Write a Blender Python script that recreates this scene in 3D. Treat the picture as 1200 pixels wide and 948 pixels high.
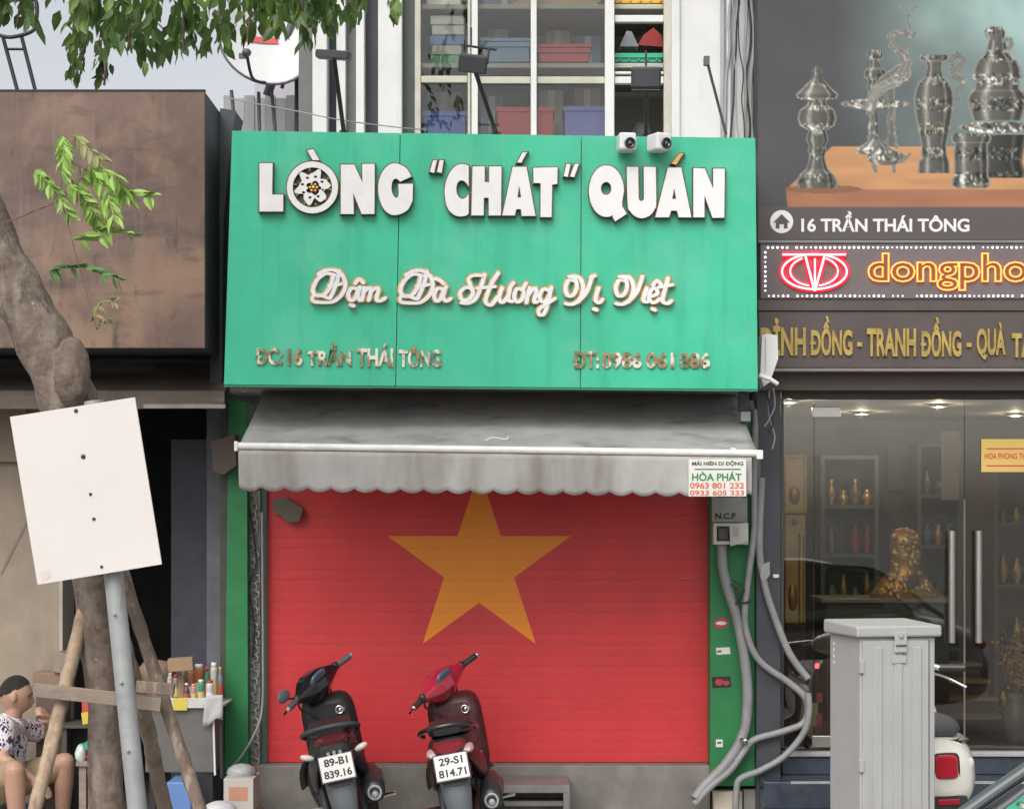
import bpy, bmesh, math, random
import numpy as np
from mathutils import Vector, Matrix, Euler
random.seed(7)
R = math.radians
scene = bpy.context.scene
for o in list(bpy.data.objects): bpy.data.objects.remove(o)
COL = scene.collection

# ------------------------------------------------------------------ camera
F, D, CH, HY = 2280.0, 12.0, 1.93, 600.0     # focal length in photo pixels, metres to the shutter, eye height, horizon row
cam = bpy.data.cameras.new('camera'); camo = bpy.data.objects.new('camera', cam); COL.objects.link(camo)
camo.location = (0, -D, CH); camo.rotation_euler = (R(90), 0, 0)
cam.sensor_width = 36; cam.lens = 36 * F / 1200; cam.shift_y = (HY - 474) / 1200
cam.clip_start = 0.1; cam.clip_end = 3000
scene.camera = camo
# ------------------------------------------------------------------ sky, sun, exposure
world = bpy.data.worlds.new('World'); scene.world = world; world.use_nodes = True
wn = world.node_tree; bg = wn.nodes['Background']
sky = wn.nodes.new('ShaderNodeTexSky'); sky.sky_type = 'NISHITA'; sky.sun_disc = False
sky.sun_elevation = R(45); sky.sun_rotation = R(180 + 20); sky.dust_density = 4.0; sky.air_density = 1.0; sky.ozone_density = 1.0
hs = wn.nodes.new('ShaderNodeHueSaturation'); hs.inputs['Saturation'].default_value = 0.22
wn.links.new(sky.outputs[0], hs.inputs['Color']); wn.links.new(hs.outputs[0], bg.inputs[0])
bg.inputs[1].default_value = 0.15
sun = bpy.data.lights.new('sun', 'SUN'); sun.energy = 1.4; sun.angle = R(45); sun.color = (1, 0.96, 0.9)
suno = bpy.data.objects.new('sun', sun); COL.objects.link(suno)
suno.rotation_euler = (R(45), 0, R(-20)); suno.location = (0, -8, 12)
scene.view_settings.view_transform = 'Standard'; scene.view_settings.look = 'None'
scene.view_settings.gamma = 1; scene.view_settings.use_curve_mapping = False
scene.view_settings.exposure = 0.26

# ------------------------------------------------------------------ helpers
def P(x, y, Y):
    k = (D + Y) / F
    return Vector(((x - 600) * k, Y, CH - (y - HY) * k))
def px(n, Y): return n * (D + Y) / F
def cat(pts, n=6, closed=False):
    pts = [Vector(p) for p in pts]; out = []; N = len(pts)
    if N < 3: return pts
    for i in range(N if closed else N - 1):
        if closed: a, b, c, d = pts[i-1], pts[i], pts[(i+1) % N], pts[(i+2) % N]
        else: a, b, c, d = pts[max(i-1, 0)], pts[i], pts[i+1], pts[min(i+2, N-1)]
        for k in range(n):
            t = k / n
            out.append(0.5 * ((2*b) + (c-a)*t + (2*a-5*b+4*c-d)*t*t + (3*b-a-3*c+d)*t**3))
    if not closed: out.append(pts[-1])
    return out

class MB:
    def __init__(s): s.v = []; s.f = []; s.m = []; s.s = []
    def add(s, vs, fs, mi=0, sm=False):
        b = len(s.v); s.v += [Vector(v) for v in vs]
        for f in fs: s.f.append([b + i for i in f]); s.m.append(mi); s.s.append(sm)
        return s
    def box(s, x0, x1, y0, y1, z0, z1, mi=0):
        v = [(x, y, z) for x in (x0, x1) for y in (y0, y1) for z in (z0, z1)]
        return s.add(v, [(0,1,3,2), (4,6,7,5), (0,4,5,1), (2,3,7,6), (0,2,6,4), (1,5,7,3)], mi)
    def obox(s, c, size, rot=None, mi=0):
        m = rot.to_matrix() if isinstance(rot, Euler) else (rot or Matrix.Identity(3))
        h = Vector(size) / 2
        v = [Vector(c) + m @ Vector((x*h.x, y*h.y, z*h.z)) for x in (-1, 1) for y in (-1, 1) for z in (-1, 1)]
        return s.add(v, [(0,1,3,2), (4,6,7,5), (0,4,5,1), (2,3,7,6), (0,2,6,4), (1,5,7,3)], mi)
    def rect(s, x0, x1, y0, y1, Y, th, mi=0):          # a slab whose front covers a rectangle of the facade seen from the street
        a = P(x0, y1, Y); b = P(x1, y0, Y)
        return s.box(a.x, b.x, Y, Y + th, a.z, b.z, mi)
    def prism(s, poly, y0, y1, mi=0, ms=None):         # (x, z) outline between two depths
        n = len(poly)
        A = sum(poly[i][0]*poly[(i+1) % n][1] - poly[(i+1) % n][0]*poly[i][1] for i in range(n))
        if A < 0: poly = poly[::-1]
        s.add([(x, y0, z) for x, z in poly], [tuple(range(n))], mi)
        s.add([(x, y1, z) for x, z in poly], [tuple(range(n))[::-1]], mi)
        s.add([(x, y0, z) for x, z in poly] + [(x, y1, z) for x, z in poly],
              [(i, n + i, n + (i+1) % n, (i+1) % n) for i in range(n)], mi if ms is None else ms)
        return s
    def pprism(s, poly, Y, th, mi=0, ms=None):
        q = [P(x, y, Y) for x, y in poly]
        return s.prism([(p.x, p.z) for p in q], Y, Y + th, mi, ms)
    def tube(s, pts, r, n=8, mi=0, sm=True, cap=True, flat=1.0):
        pts = [Vector(p) for p in pts]; N = len(pts)
        rs = r if isinstance(r, (list, tuple)) else [r] * N
        t0 = (pts[1] - pts[0]).normalized()
        up = Vector((0, 0, 1)) if abs(t0.z) < 0.9 else Vector((1, 0, 0))
        u = t0.cross(up).normalized(); vs = []; pt = t0
        for i in range(N):
            t = (pts[min(i+1, N-1)] - pts[max(i-1, 0)])
            t = t.normalized() if t.length > 1e-9 else pt
            q = pt.rotation_difference(t); u = (q @ u); u = (u - t * u.dot(t)).normalized(); w = t.cross(u); pt = t
            for k in range(n):
                a = 2*math.pi*k/n
                vs.append(pts[i] + (u*math.cos(a) + w*math.sin(a)*flat) * rs[i])
        fs = [(i*n+k, i*n+(k+1) % n, (i+1)*n+(k+1) % n, (i+1)*n+k) for i in range(N-1) for k in range(n)]
        s.add(vs, fs, mi, sm)
        if cap:
            s.add(vs[:n], [tuple(range(n))[::-1]], mi); s.add(vs[-n:], [tuple(range(n))], mi)
        return s
    def loft(s, rings, mi=0, sm=True, cap=True):
        n = len(rings[0]); vs = [p for r in rings for p in r]
        s.add(vs, [(i*n+k, i*n+(k+1) % n, (i+1)*n+(k+1) % n, (i+1)*n+k) for i in range(len(rings)-1) for k in range(n)], mi, sm)
        if cap:
            s.add(rings[0], [tuple(range(n))[::-1]], mi, sm); s.add(rings[-1], [tuple(range(n))], mi, sm)
        return s
    def lathe(s, prof, c=(0,0,0), n=16, rot=None, mi=0, sm=True):
        m = rot.to_matrix() if isinstance(rot, Euler) else (rot or Matrix.Identity(3)); c = Vector(c)
        rings = [[c + m @ Vector((max(r, 1e-4)*math.cos(2*math.pi*k/n), max(r, 1e-4)*math.sin(2*math.pi*k/n), z)) for k in range(n)] for r, z in prof]
        return s.loft(rings, mi, sm)
    def ell(s, c, rad, n=12, mi=0, rot=None):
        m = rot.to_matrix() if isinstance(rot, Euler) else (rot or Matrix.Identity(3)); c = Vector(c)
        rings = []
        for i in range(n//2 + 1):
            t = math.pi*i/(n//2); t = min(max(t, 0.02), math.pi-0.02)
            rings.append([c + m @ Vector((rad[0]*math.sin(t)*math.cos(2*math.pi*k/n), rad[1]*math.sin(t)*math.sin(2*math.pi*k/n), -rad[2]*math.cos(t))) for k in range(n)])
        return s.loft(rings, mi, True)
    def torus(s, c, R0, r, axis='x', n=28, k=10, mi=0, flat=1.0):
        vs = []
        for i in range(n):
            a = 2*math.pi*i/n
            for j in range(k):
                b = 2*math.pi*j/k; q = R0 + r*math.cos(b); h = r*flat*math.sin(b)
                p = (h, q*math.cos(a), q*math.sin(a)) if axis == 'x' else ((q*math.cos(a), h, q*math.sin(a)) if axis == 'y' else (q*math.cos(a), q*math.sin(a), h))
                vs.append(Vector(c) + Vector(p))
        fs = [(i*k+j, ((i+1) % n)*k+j, ((i+1) % n)*k+(j+1) % k, i*k+(j+1) % k) for i in range(n) for j in range(k)]
        return s.add(vs, fs, mi, True)
    def xf(s, M):
        s.v = [M @ v for v in s.v]; return s

def se(cx, y, cz, hw, hh, p=2.6, n=16, tilt=0.0):      # a superellipse ring across the y axis
    out = []
    for k in range(n):
        a = 2*math.pi*k/n; c, q = math.cos(a), math.sin(a)
        x = hw*math.copysign(abs(c)**(2/p), c); z = hh*math.copysign(abs(q)**(2/p), q)
        out.append(Vector((cx + x, y + z*tilt, cz + z)))
    return out

WM = {}
def link(o): COL.objects.link(o); return o
def thing(name, label, category, loc=(0,0,0), rot=(0,0,0), group=None):
    o = link(bpy.data.objects.new(name, None)); o.location = loc; o.rotation_euler = rot
    o.empty_display_size = 0.1
    o['label'] = label; o['category'] = category
    if group: o['group'] = group
    WM[o] = Matrix.Translation(loc) @ Euler(rot).to_matrix().to_4x4()
    return o
def make(name, mb, mats):
    me = bpy.data.meshes.new(name)
    me.from_pydata([tuple(v) for v in mb.v], [], mb.f)
    me.polygons.foreach_set('material_index', mb.m); me.polygons.foreach_set('use_smooth', mb.s)
    for m in (mats if isinstance(mats, (list, tuple)) else [mats]): me.materials.append(m)
    me.update(); return me
def part(name, mb, mats, parent, local=False, bevel=0, label=None, sub=0, kind=None):
    if not local:
        inv = WM[parent].inverted(); mb.v = [inv @ v for v in mb.v]
    o = link(bpy.data.objects.new(name, make(name, mb, mats))); o.parent = parent; WM[o] = WM[parent]
    if bevel: bev(o, bevel)
    if sub: m = o.modifiers.new('s', 'SUBSURF'); m.levels = sub; m.render_levels = sub
    if label: o['label'] = label
    if kind: o['kind'] = kind
    return o
def bev(o, w, seg=2):
    m = o.modifiers.new('b', 'BEVEL'); m.width = w; m.segments = seg; m.limit_method = 'ANGLE'; m.angle_limit = R(40)
def solo(name, mb, mats, label, category, group=None, bevel=0, kind=None, sub=0):
    lo = Vector([min(v[i] for v in mb.v) for i in range(3)]); hi = Vector([max(v[i] for v in mb.v) for i in range(3)])
    c = Vector(((lo.x+hi.x)/2, (lo.y+hi.y)/2, lo.z))
    mb.v = [v - c for v in mb.v]
    o = link(bpy.data.objects.new(name, make(name, mb, mats))); o.location = c
    WM[o] = Matrix.Translation(c)
    if label: o['label'] = label
    if category: o['category'] = category
    if group: o['group'] = group
    if kind: o['kind'] = kind
    if bevel: bev(o, bevel)
    if sub: m = o.modifiers.new('s', 'SUBSURF'); m.levels = sub; m.render_levels = sub
    return o
def structure(name, mb, mats):
    o = link(bpy.data.objects.new(name, make(name, mb, mats))); o['kind'] = 'structure'; WM[o] = Matrix.Identity(4); return o

# ------------------------------------------------------------------ materials
MATS = {}
def M(name, col, rough=0.6, metal=0.0, var=0.10, scale=6.0, bump=0.0, bscale=60.0, dirt=None, spec=None, coat=0.0):
    """dirt = (colour, mapping scale xyz, ramp low, ramp high)"""
    if name in MATS: return MATS[name]
    m = bpy.data.materials.new(name); m.use_nodes = True; nt = m.node_tree; b = nt.nodes['Principled BSDF']
    L = nt.links.new
    geo = nt.nodes.new('ShaderNodeNewGeometry')
    nz = nt.nodes.new('ShaderNodeTexNoise'); nz.inputs['Scale'].default_value = scale; nz.inputs['Detail'].default_value = 6; nz.inputs['Roughness'].default_value = 0.65
    L(geo.outputs['Position'], nz.inputs['Vector'])
    mx = nt.nodes.new('ShaderNodeMix'); mx.data_type = 'RGBA'
    mr = nt.nodes.new('ShaderNodeMapRange'); mr.inputs[1].default_value = 0.3; mr.inputs[2].default_value = 0.7
    L(nz.outputs['Fac'], mr.inputs[0]); L(mr.outputs[0], mx.inputs['Factor'])
    c = Vector(col)
    mx.inputs['A'].default_value = (*[max(0, x*(1-var)) for x in c], 1); mx.inputs['B'].default_value = (*[min(1, x*(1+var)) for x in c], 1)
    out = mx.outputs['Result']
    for dd in (dirt if isinstance(dirt, list) else ([dirt] if dirt else [])):
        dc, sc, lo, hi = dd
        mp = nt.nodes.new('ShaderNodeMapping'); mp.inputs['Scale'].default_value = sc
        L(geo.outputs['Position'], mp.inputs['Vector'])
        n2 = nt.nodes.new('ShaderNodeTexNoise'); n2.inputs['Scale'].default_value = 1.0; n2.inputs['Detail'].default_value = 5; n2.inputs['Roughness'].default_value = 0.6
        L(mp.outputs[0], n2.inputs['Vector'])
        r2 = nt.nodes.new('ShaderNodeMapRange'); r2.inputs[1].default_value = lo; r2.inputs[2].default_value = hi; r2.inputs[4].default_value = 0.85
        L(n2.outputs['Fac'], r2.inputs[0])
        m2 = nt.nodes.new('ShaderNodeMix'); m2.data_type = 'RGBA'; L(r2.outputs[0], m2.inputs['Factor']); L(out, m2.inputs['A'])
        m2.inputs['B'].default_value = (*dc, 1); out = m2.outputs['Result']
    L(out, b.inputs['Base Color'])
    b.inputs['Roughness'].default_value = rough; b.inputs['Metallic'].default_value = metal
    if spec is not None: b.inputs['Specular IOR Level'].default_value = spec
    if coat: b.inputs['Coat Weight'].default_value = coat; b.inputs['Coat Roughness'].default_value = 0.08
    if bump:
        n3 = nt.nodes.new('ShaderNodeTexNoise'); n3.inputs['Scale'].default_value = bscale; n3.inputs['Detail'].default_value = 4
        L(geo.outputs['Position'], n3.inputs['Vector'])
        bp = nt.nodes.new('ShaderNodeBump'); bp.inputs['Strength'].default_value = bump; bp.inputs['Distance'].default_value = 0.01
        L(n3.outputs['Fac'], bp.inputs['Height']); L(bp.outputs[0], b.inputs['Normal'])
    MATS[name] = m; m['bsdf'] = b.name
    return m
def glow(name, col, strength):
    m = bpy.data.materials.new(name); m.use_nodes = True; b = m.node_tree.nodes['Principled BSDF']
    b.inputs['Base Color'].default_value = (*col, 1); b.inputs['Emission Color'].default_value = (*col, 1); b.inputs['Emission Strength'].default_value = strength
    return m
def glass(name, tint=(0.9, 0.93, 0.92), f0=0.07, wob=0.0, rough=0.0):
    m = bpy.data.materials.new(name); m.use_nodes = True; nt = m.node_tree
    nt.nodes.remove(nt.nodes['Principled BSDF']); out = nt.nodes['Material Output']
    tr = nt.nodes.new('ShaderNodeBsdfTransparent'); tr.inputs[0].default_value = (*tint, 1)
    gl = nt.nodes.new('ShaderNodeBsdfGlossy'); gl.inputs['Roughness'].default_value = rough
    lw = nt.nodes.new('ShaderNodeFresnel'); lw.inputs[0].default_value = 1.5
    ad = nt.nodes.new('ShaderNodeMath'); ad.operation = 'ADD'; ad.inputs[1].default_value = f0
    ad.use_clamp = True
    mx = nt.nodes.new('ShaderNodeMixShader'); L = nt.links.new
    L(lw.outputs[0], ad.inputs[0]); L(ad.outputs[0], mx.inputs[0]); L(tr.outputs[0], mx.inputs[1]); L(gl.outputs[0], mx.inputs[2]); L(mx.outputs[0], out.inputs[0])
    if wob:
        nz = nt.nodes.new('ShaderNodeTexNoise'); nz.inputs['Scale'].default_value = 1.7
        bp = nt.nodes.new('ShaderNodeBump'); bp.inputs['Strength'].default_value = wob; bp.inputs['Distance'].default_value = 0.02
        geo = nt.nodes.new('ShaderNodeNewGeometry'); L(geo.outputs['Position'], nz.inputs['Vector'])
        L(nz.outputs['Fac'], bp.inputs['Height']); L(bp.outputs[0], gl.inputs['Normal'])
    return m
def printed(name, rough=0.45):                        # flat print: the colours are stored on the sheet
    m = bpy.data.materials.new(name); m.use_nodes = True; nt = m.node_tree; b = nt.nodes['Principled BSDF']
    a = nt.nodes.new('ShaderNodeAttribute'); a.attribute_name = 'print'; nt.links.new(a.outputs['Color'], b.inputs['Base Color'])
    b.inputs['Roughness'].default_value = rough; b.inputs['Specular IOR Level'].default_value = 0.3
    return m

m_green = M('green_panel', (0.040, 0.48, 0.285), 0.38, var=0.10, scale=2.6, bump=0.10, bscale=3.2,
            dirt=[((0.026, 0.34, 0.20), (9, 1, 0.6), 0.50, 0.78), ((0.13, 0.52, 0.36), (2.2, 3, 2.0), 0.50, 0.80), ((0.02, 0.20, 0.12), (30, 1, 2.2), 0.66, 0.78)])
m_green_dark = M('green_panel_edge', (0.03, 0.22, 0.13), 0.5)
m_box_side = M('sign_box_sheet', (0.34, 0.40, 0.37), 0.6, var=0.2)
m_green_door = M('green_door_trim', (0.022, 0.20, 0.065), 0.5, var=0.15, dirt=((0.03, 0.12, 0.06), (5, 5, 1.2), 0.55, 0.8))
m_white_face = M('white_acrylic', (0.76, 0.75, 0.75), 0.35, var=0.05, scale=9, dirt=((0.55, 0.50, 0.43), (9, 9, 3), 0.62, 0.85))
m_gold_edge = M('gold_brushed_steel', (0.50, 0.33, 0.14), 0.30, metal=1.0, var=0.35, scale=14)
m_bronze_edge = M('brown_letter_return', (0.16, 0.11, 0.06), 0.4, metal=0.6, var=0.5, scale=20)
m_dark_back = M('dark_steel_back', (0.05, 0.055, 0.055), 0.6)
m_worn_glint_gold = M('worn_gilt_with_glints', (0.30, 0.22, 0.12), 0.35, metal=0.5, var=0.5, scale=26, dirt=[((0.82, 0.78, 0.66), (16, 16, 9), 0.50, 0.56), ((0.07, 0.14, 0.09), (11, 11, 8), 0.56, 0.66)])  # pale and dark patches paint reflections onto the worn gilt
m_canvas = M('grey_awning_canvas', (0.47, 0.475, 0.47), 0.8, var=0.15, scale=3, bump=0.25, bscale=8, dirt=[((0.56, 0.56, 0.55), (2, 3, 3), 0.55, 0.8), ((0.24, 0.235, 0.225), (3, 5, 5), 0.54, 0.74)])
m_valance = M('grey_awning_valance', (0.52, 0.51, 0.49), 0.8, var=0.10, scale=5, bump=0.3, bscale=7,
              dirt=[((0.24, 0.20, 0.165), (3.2, 1, 0.5), 0.47, 0.72), ((0.56, 0.56, 0.54), (5, 1, 0.9), 0.58, 0.8)])
m_bar = M('white_painted_bar', (0.74, 0.72, 0.69), 0.4, var=0.12, scale=10)
m_white_wall = M('white_render', (0.64, 0.64, 0.64), 0.75, var=0.06, scale=3, bump=0.1, dirt=((0.42, 0.41, 0.40), (6, 6, 0.8), 0.6, 0.85))
m_white_alu = M('white_aluminium', (0.65, 0.66, 0.64), 0.4, var=0.06, dirt=((0.5, 0.47, 0.4), (8, 8, 1.5), 0.62, 0.85))
m_old_frame = M('aged_cream_frame', (0.48, 0.46, 0.39), 0.5, var=0.15)
m_grey_wall = M('grey_render', (0.36, 0.35, 0.37), 0.8, var=0.12, scale=3, bump=0.15, dirt=((0.22, 0.21, 0.21), (5, 5, 0.8), 0.55, 0.8))
m_concrete = M('worn_concrete', (0.23, 0.215, 0.195), 0.85, var=0.22, scale=5, bump=0.3, bscale=30, dirt=((0.14, 0.13, 0.12), (3, 3, 2), 0.5, 0.75))
m_beige_wall = M('stained_beige_wall', (0.285, 0.232, 0.18), 0.85, var=0.18, scale=3, bump=0.2, bscale=18, dirt=((0.22, 0.18, 0.14), (4, 4, 0.9), 0.5, 0.8))
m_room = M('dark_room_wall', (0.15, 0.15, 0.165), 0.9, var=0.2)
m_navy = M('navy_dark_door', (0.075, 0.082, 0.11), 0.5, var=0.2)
m_asphalt = M('asphalt', (0.085, 0.083, 0.08), 0.9, var=0.25, scale=20, bump=0.4, bscale=120)
m_paving = M('pavement_tile', (0.36, 0.34, 0.31), 0.85, var=0.2, scale=4, bump=0.2)
m_kerb = M('kerb_stone', (0.30, 0.29, 0.27), 0.85, var=0.2)
m_rust = M('brown_rusted_sheet', (0.17, 0.108, 0.086), 0.6, var=0.32, scale=2.4, bump=0.25, bscale=3,
           dirt=[((0.30, 0.19, 0.125), (2.2, 2.2, 1.6), 0.50, 0.66), ((0.09, 0.064, 0.056), (2.6, 2.6, 9.0), 0.52, 0.70), ((0.065, 0.048, 0.042), (11.0, 11.0, 3.0), 0.60, 0.72), ((0.24, 0.19, 0.165), (14, 14, 0.9), 0.58, 0.80)])
m_dark_side = M('dark_blue_grey_metal', (0.045, 0.052, 0.06), 0.55, var=0.25)
m_pillar = M('dark_slate_cladding', (0.052, 0.055, 0.068), 0.45, var=0.2, scale=4, dirt=((0.09, 0.09, 0.1), (5, 5, 1.2), 0.6, 0.85))
m_brownclad = M('dark_brown_panel', (0.085, 0.067, 0.062), 0.4, var=0.15, scale=3)
m_stone = M('blue_black_stone', (0.045, 0.055, 0.075), 0.25, var=0.3, scale=9)
m_stone_edge = M('pale_step_edge', (0.33, 0.33, 0.35), 0.4, var=0.15)
m_goldtext = M('gilded_letter', (0.42, 0.30, 0.085), 0.4, metal=0.35, var=0.3, scale=18)
m_white_print = M('white_lettering', (0.72, 0.72, 0.73), 0.5, var=0.03)
m_pvc = M('grey_conduit', (0.27, 0.27, 0.275), 0.5, var=0.15, scale=12, dirt=((0.18, 0.165, 0.15), (9, 9, 4), 0.55, 0.8))
m_cable = M('black_cable', (0.03, 0.03, 0.033), 0.5)
m_cable_grey = M('grey_cable', (0.30, 0.30, 0.31), 0.5)
m_cabinet = M('grey_powder_coat', (0.38, 0.385, 0.375), 0.5, var=0.06, scale=4, dirt=((0.26, 0.24, 0.22), (7, 7, 1.0), 0.58, 0.85))
m_board = M('white_sign_back', (0.67, 0.63, 0.595), 0.6, var=0.025, scale=3, dirt=((0.62, 0.57, 0.5), (4, 4, 4), 0.68, 0.9))
m_galv = M('galvanised_steel', (0.36, 0.37, 0.37), 0.5, metal=0.25, var=0.18, scale=9, dirt=((0.20, 0.17, 0.15), (14, 14, 5), 0.60, 0.75))
m_bark = M('bark', (0.165, 0.125, 0.10), 0.95, var=0.4, scale=18, bump=0.7, bscale=40, dirt=[((0.30, 0.26, 0.215), (9, 9, 4), 0.52, 0.70), ((0.06, 0.048, 0.04), (12, 12, 5), 0.58, 0.70), ((0.42, 0.40, 0.36), (26, 26, 20), 0.68, 0.74)])
m_stake = M('grey_brown_pole_wood', (0.17, 0.125, 0.095), 0.9, var=0.3, scale=14, bump=0.4, bscale=30, dirt=((0.34, 0.28, 0.22), (22, 22, 4), 0.52, 0.66))
m_stake_pale = M('pale_pole_wood', (0.38, 0.28, 0.19), 0.85, var=0.3, scale=12, bump=0.3, dirt=((0.16, 0.11, 0.08), (20, 20, 3), 0.5, 0.68))
m_plank = M('sawn_plank', (0.26, 0.205, 0.165), 0.85, var=0.2, scale=10, bump=0.25, dirt=((0.15, 0.12, 0.10), (3, 3, 22), 0.5, 0.75))
m_plank_end = M('fresh_sawn_end', (0.50, 0.41, 0.32), 0.8)
m_black_pl = M('black_plastic', (0.028, 0.029, 0.032), 0.42, var=0.4, scale=14, dirt=((0.085, 0.078, 0.07), (9, 9, 6), 0.52, 0.80))
m_black_gloss = M('black_gloss_paint', (0.012, 0.012, 0.014), 0.18, coat=0.6)
m_rubber = M('tyre_rubber', (0.03, 0.03, 0.03), 0.85, dirt=((0.10, 0.09, 0.08), (9, 9, 9), 0.5, 0.75))
m_grey_pl = M('grey_plastic', (0.10, 0.11, 0.12), 0.5)
m_seat = M('black_vinyl', (0.018, 0.017, 0.018), 0.45)
m_maroon = M('maroon_paint', (0.065, 0.011, 0.016), 0.40, var=.2, dirt=((0.12, 0.07, 0.065), (8, 8, 6), 0.52, 0.82))
m_red_paint = M('red_scooter_paint', (0.42, 0.018, 0.045), 0.2, coat=0.7)
m_redlens = M('red_lens', (0.42, 0.02, 0.035), 0.15)
m_clear = M('clear_lens', (0.62, 0.58, 0.54), 0.15)
m_chrome = M('chrome', (0.72, 0.72, 0.72), 0.15, metal=1.0)
m_steel = M('brushed_steel', (0.55, 0.53, 0.50), 0.28, metal=0.9)
m_plate = M('plate_white', (0.74, 0.73, 0.70), 0.45, var=0.05)
m_ink = M('black_ink', (0.02, 0.02, 0.02), 0.5)
m_ivory = M('ivory_scooter_paint', (0.70, 0.68, 0.61), 0.2, coat=0.6, var=0.03)
m_skin = M('skin', (0.42, 0.245, 0.17), 0.55, var=0.08, scale=14)
m_hair = M('black_hair', (0.022, 0.018, 0.016), 0.7, var=.5, scale=60, bump=1.0, bscale=260)
m_khaki = M('khaki_cotton', (0.33, 0.25, 0.15), 0.85, var=0.15, bump=0.2)
m_card = M('cardboard', (0.36, 0.235, 0.145), 0.85, var=0.12)
m_glass = glass('shop_glass', (0.80, 0.80, 0.76), 0.11, 0.06)
m_glass2 = glass('window_glass', (0.92, 0.93, 0.91), 0.0, 0.05)
m_carglass = glass('car_glass', (0.18, 0.27, 0.25), 0.06, 0.0)
def flat(name, col, rough=0.6, **k): return M(name, col, rough, **k)

# ------------------------------------------------------------------ lettering
def raw_text(s, offset=0.0, outline=0.0):
    cu = bpy.data.curves.new('lettering', 'FONT'); cu.body = s; cu.offset = offset; cu.resolution_u = 5
    if outline: cu.fill_mode = 'NONE'; cu.bevel_depth = outline; cu.bevel_resolution = 1; cu.resolution_u = 3
    o = bpy.data.objects.new('lettering', cu); COL.objects.link(o)
    dg = bpy.context.evaluated_depsgraph_get(); dg.update()
    me = bpy.data.meshes.new_from_object(o.evaluated_get(dg))
    v = [(p.co.x, p.co.y, p.co.z) for p in me.vertices]; f = [tuple(p.vertices) for p in me.polygons]
    bpy.data.objects.remove(o); bpy.data.curves.remove(cu); bpy.data.meshes.remove(me)
    return v, f
_w = {}
def tw(s):
    if s not in _w:
        v, _ = raw_text(s); _w[s] = (min(p[0] for p in v), max(p[0] for p in v))
    return _w[s]
def text_mb(s, org, ux, uz, w, h, th, offset=0.02, mi=0, outline=0.0, base=None):
    """lettering fitted into w x h with its lower left corner at org, along ux / uz; extruded th towards the reader"""
    plain = s.replace('Đ', 'D')
    v, f = raw_text(plain, offset, outline)
    bars = []
    for i, ch in enumerate(s):
        if ch == 'Đ':
            x1 = tw(plain[:i+1])[1]; d0, d1 = tw('D'); x0 = x1 - (d1 - d0); bars.append((x0 - 0.1, x0 + 0.30))
    mb = MB()
    ux = Vector(ux); uz = Vector(uz); n = uz.cross(ux).normalized() * -1
    if n.dot(ux.cross(uz)) < 0: n = -n                     # towards the reader
    xs = [p[0] for p in v]; ys = [p[1] for p in v]
    a0, a1 = min(xs), max(xs); b0, b1 = min(ys), max(ys)
    if base: b0, b1 = base
    sx, sy = w/(a1-a0), h/(b1-b0); org = Vector(org)
    def q(x, y, z=0.0): return org + ux*((x-a0)*sx) + uz*((y-b0)*sy) + n*z
    if outline:
        return mb.add([q(p[0], p[1], p[2]*sy) for p in v], f, mi, True)
    nv = len(v); front = [q(p[0], p[1], th) for p in v]; back = [q(p[0], p[1], -0.001) for p in v]
    mb.add(front, f, mi)
    ec = {}
    for fc in f:
        for i in range(len(fc)):
            a, b = fc[i], fc[(i+1) % len(fc)]; ec[(a, b)] = 1
    sides = [(a, nv+a, nv+b, b) for (a, b) in ec if (b, a) not in ec]
    mb.add(front + back, sides, mi)
    for x0, x1 in bars:
        t = 0.09
        ps = [(x0, 0.33-t/2), (x1, 0.33-t/2), (x1, 0.33+t/2), (x0, 0.33+t/2)]
        A = [q(x, y, th*1.06+0.0005) for x, y in ps]; B = [q(x, y, -0.001) for x, y in ps]
        mb.add(A + B, [(0,1,2,3), (0,4,5,1), (1,5,6,2), (2,6,7,3), (3,7,4,0)], mi)
    return mb
def wall_text(s, x0, x1, y0, y1, Y, th=0.006, offset=0.02, mi=0, outline=0.0, base=None):
    a = P(x0, y1, Y); b = P(x1, y0, Y)
    return text_mb(s, a, (1,0,0), (0,0,1), b.x-a.x, b.z-a.z, th, offset, mi, outline, base)
def loops_mb(loops, Y, th, mi=0, ms=1, grow=0.0):      # outlines with holes (photo rows/columns) as a slab
    cu = bpy.data.curves.new('outline', 'CURVE'); cu.dimensions = '2D'; cu.fill_mode = 'BOTH'; cu.offset = grow
    for lp in loops:
        q = [P(x, y, Y) for x, y in lp]; sp = cu.splines.new('POLY'); sp.points.add(len(q)-1); sp.use_cyclic_u = True
        for p, c in zip(sp.points, q): p.co = (c.x, c.z, 0, 1)
    cu.extrude = th/2
    o = bpy.data.objects.new('outline', cu); COL.objects.link(o)
    dg = bpy.context.evaluated_depsgraph_get(); dg.update()
    me = bpy.data.meshes.new_from_object(o.evaluated_get(dg)); mb = MB()
    mb.v = [Vector((p.co.x, Y + th/2 - p.co.z, p.co.y)) for p in me.vertices]
    for p in me.polygons:
        mb.f.append(list(p.vertices)); mb.m.append(mi if abs(p.normal.z) > 0.7 else ms); mb.s.append(False)
    bpy.data.objects.remove(o); bpy.data.curves.remove(cu); bpy.data.meshes.remove(me)
    return mb
def ellip(cx, cy, rx, ry, n=28, a0=0, a1=360):
    return [(cx + rx*math.cos(R(a0+(a1-a0)*k/n)), cy + ry*math.sin(R(a0+(a1-a0)*k/n))) for k in range(n)]

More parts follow.
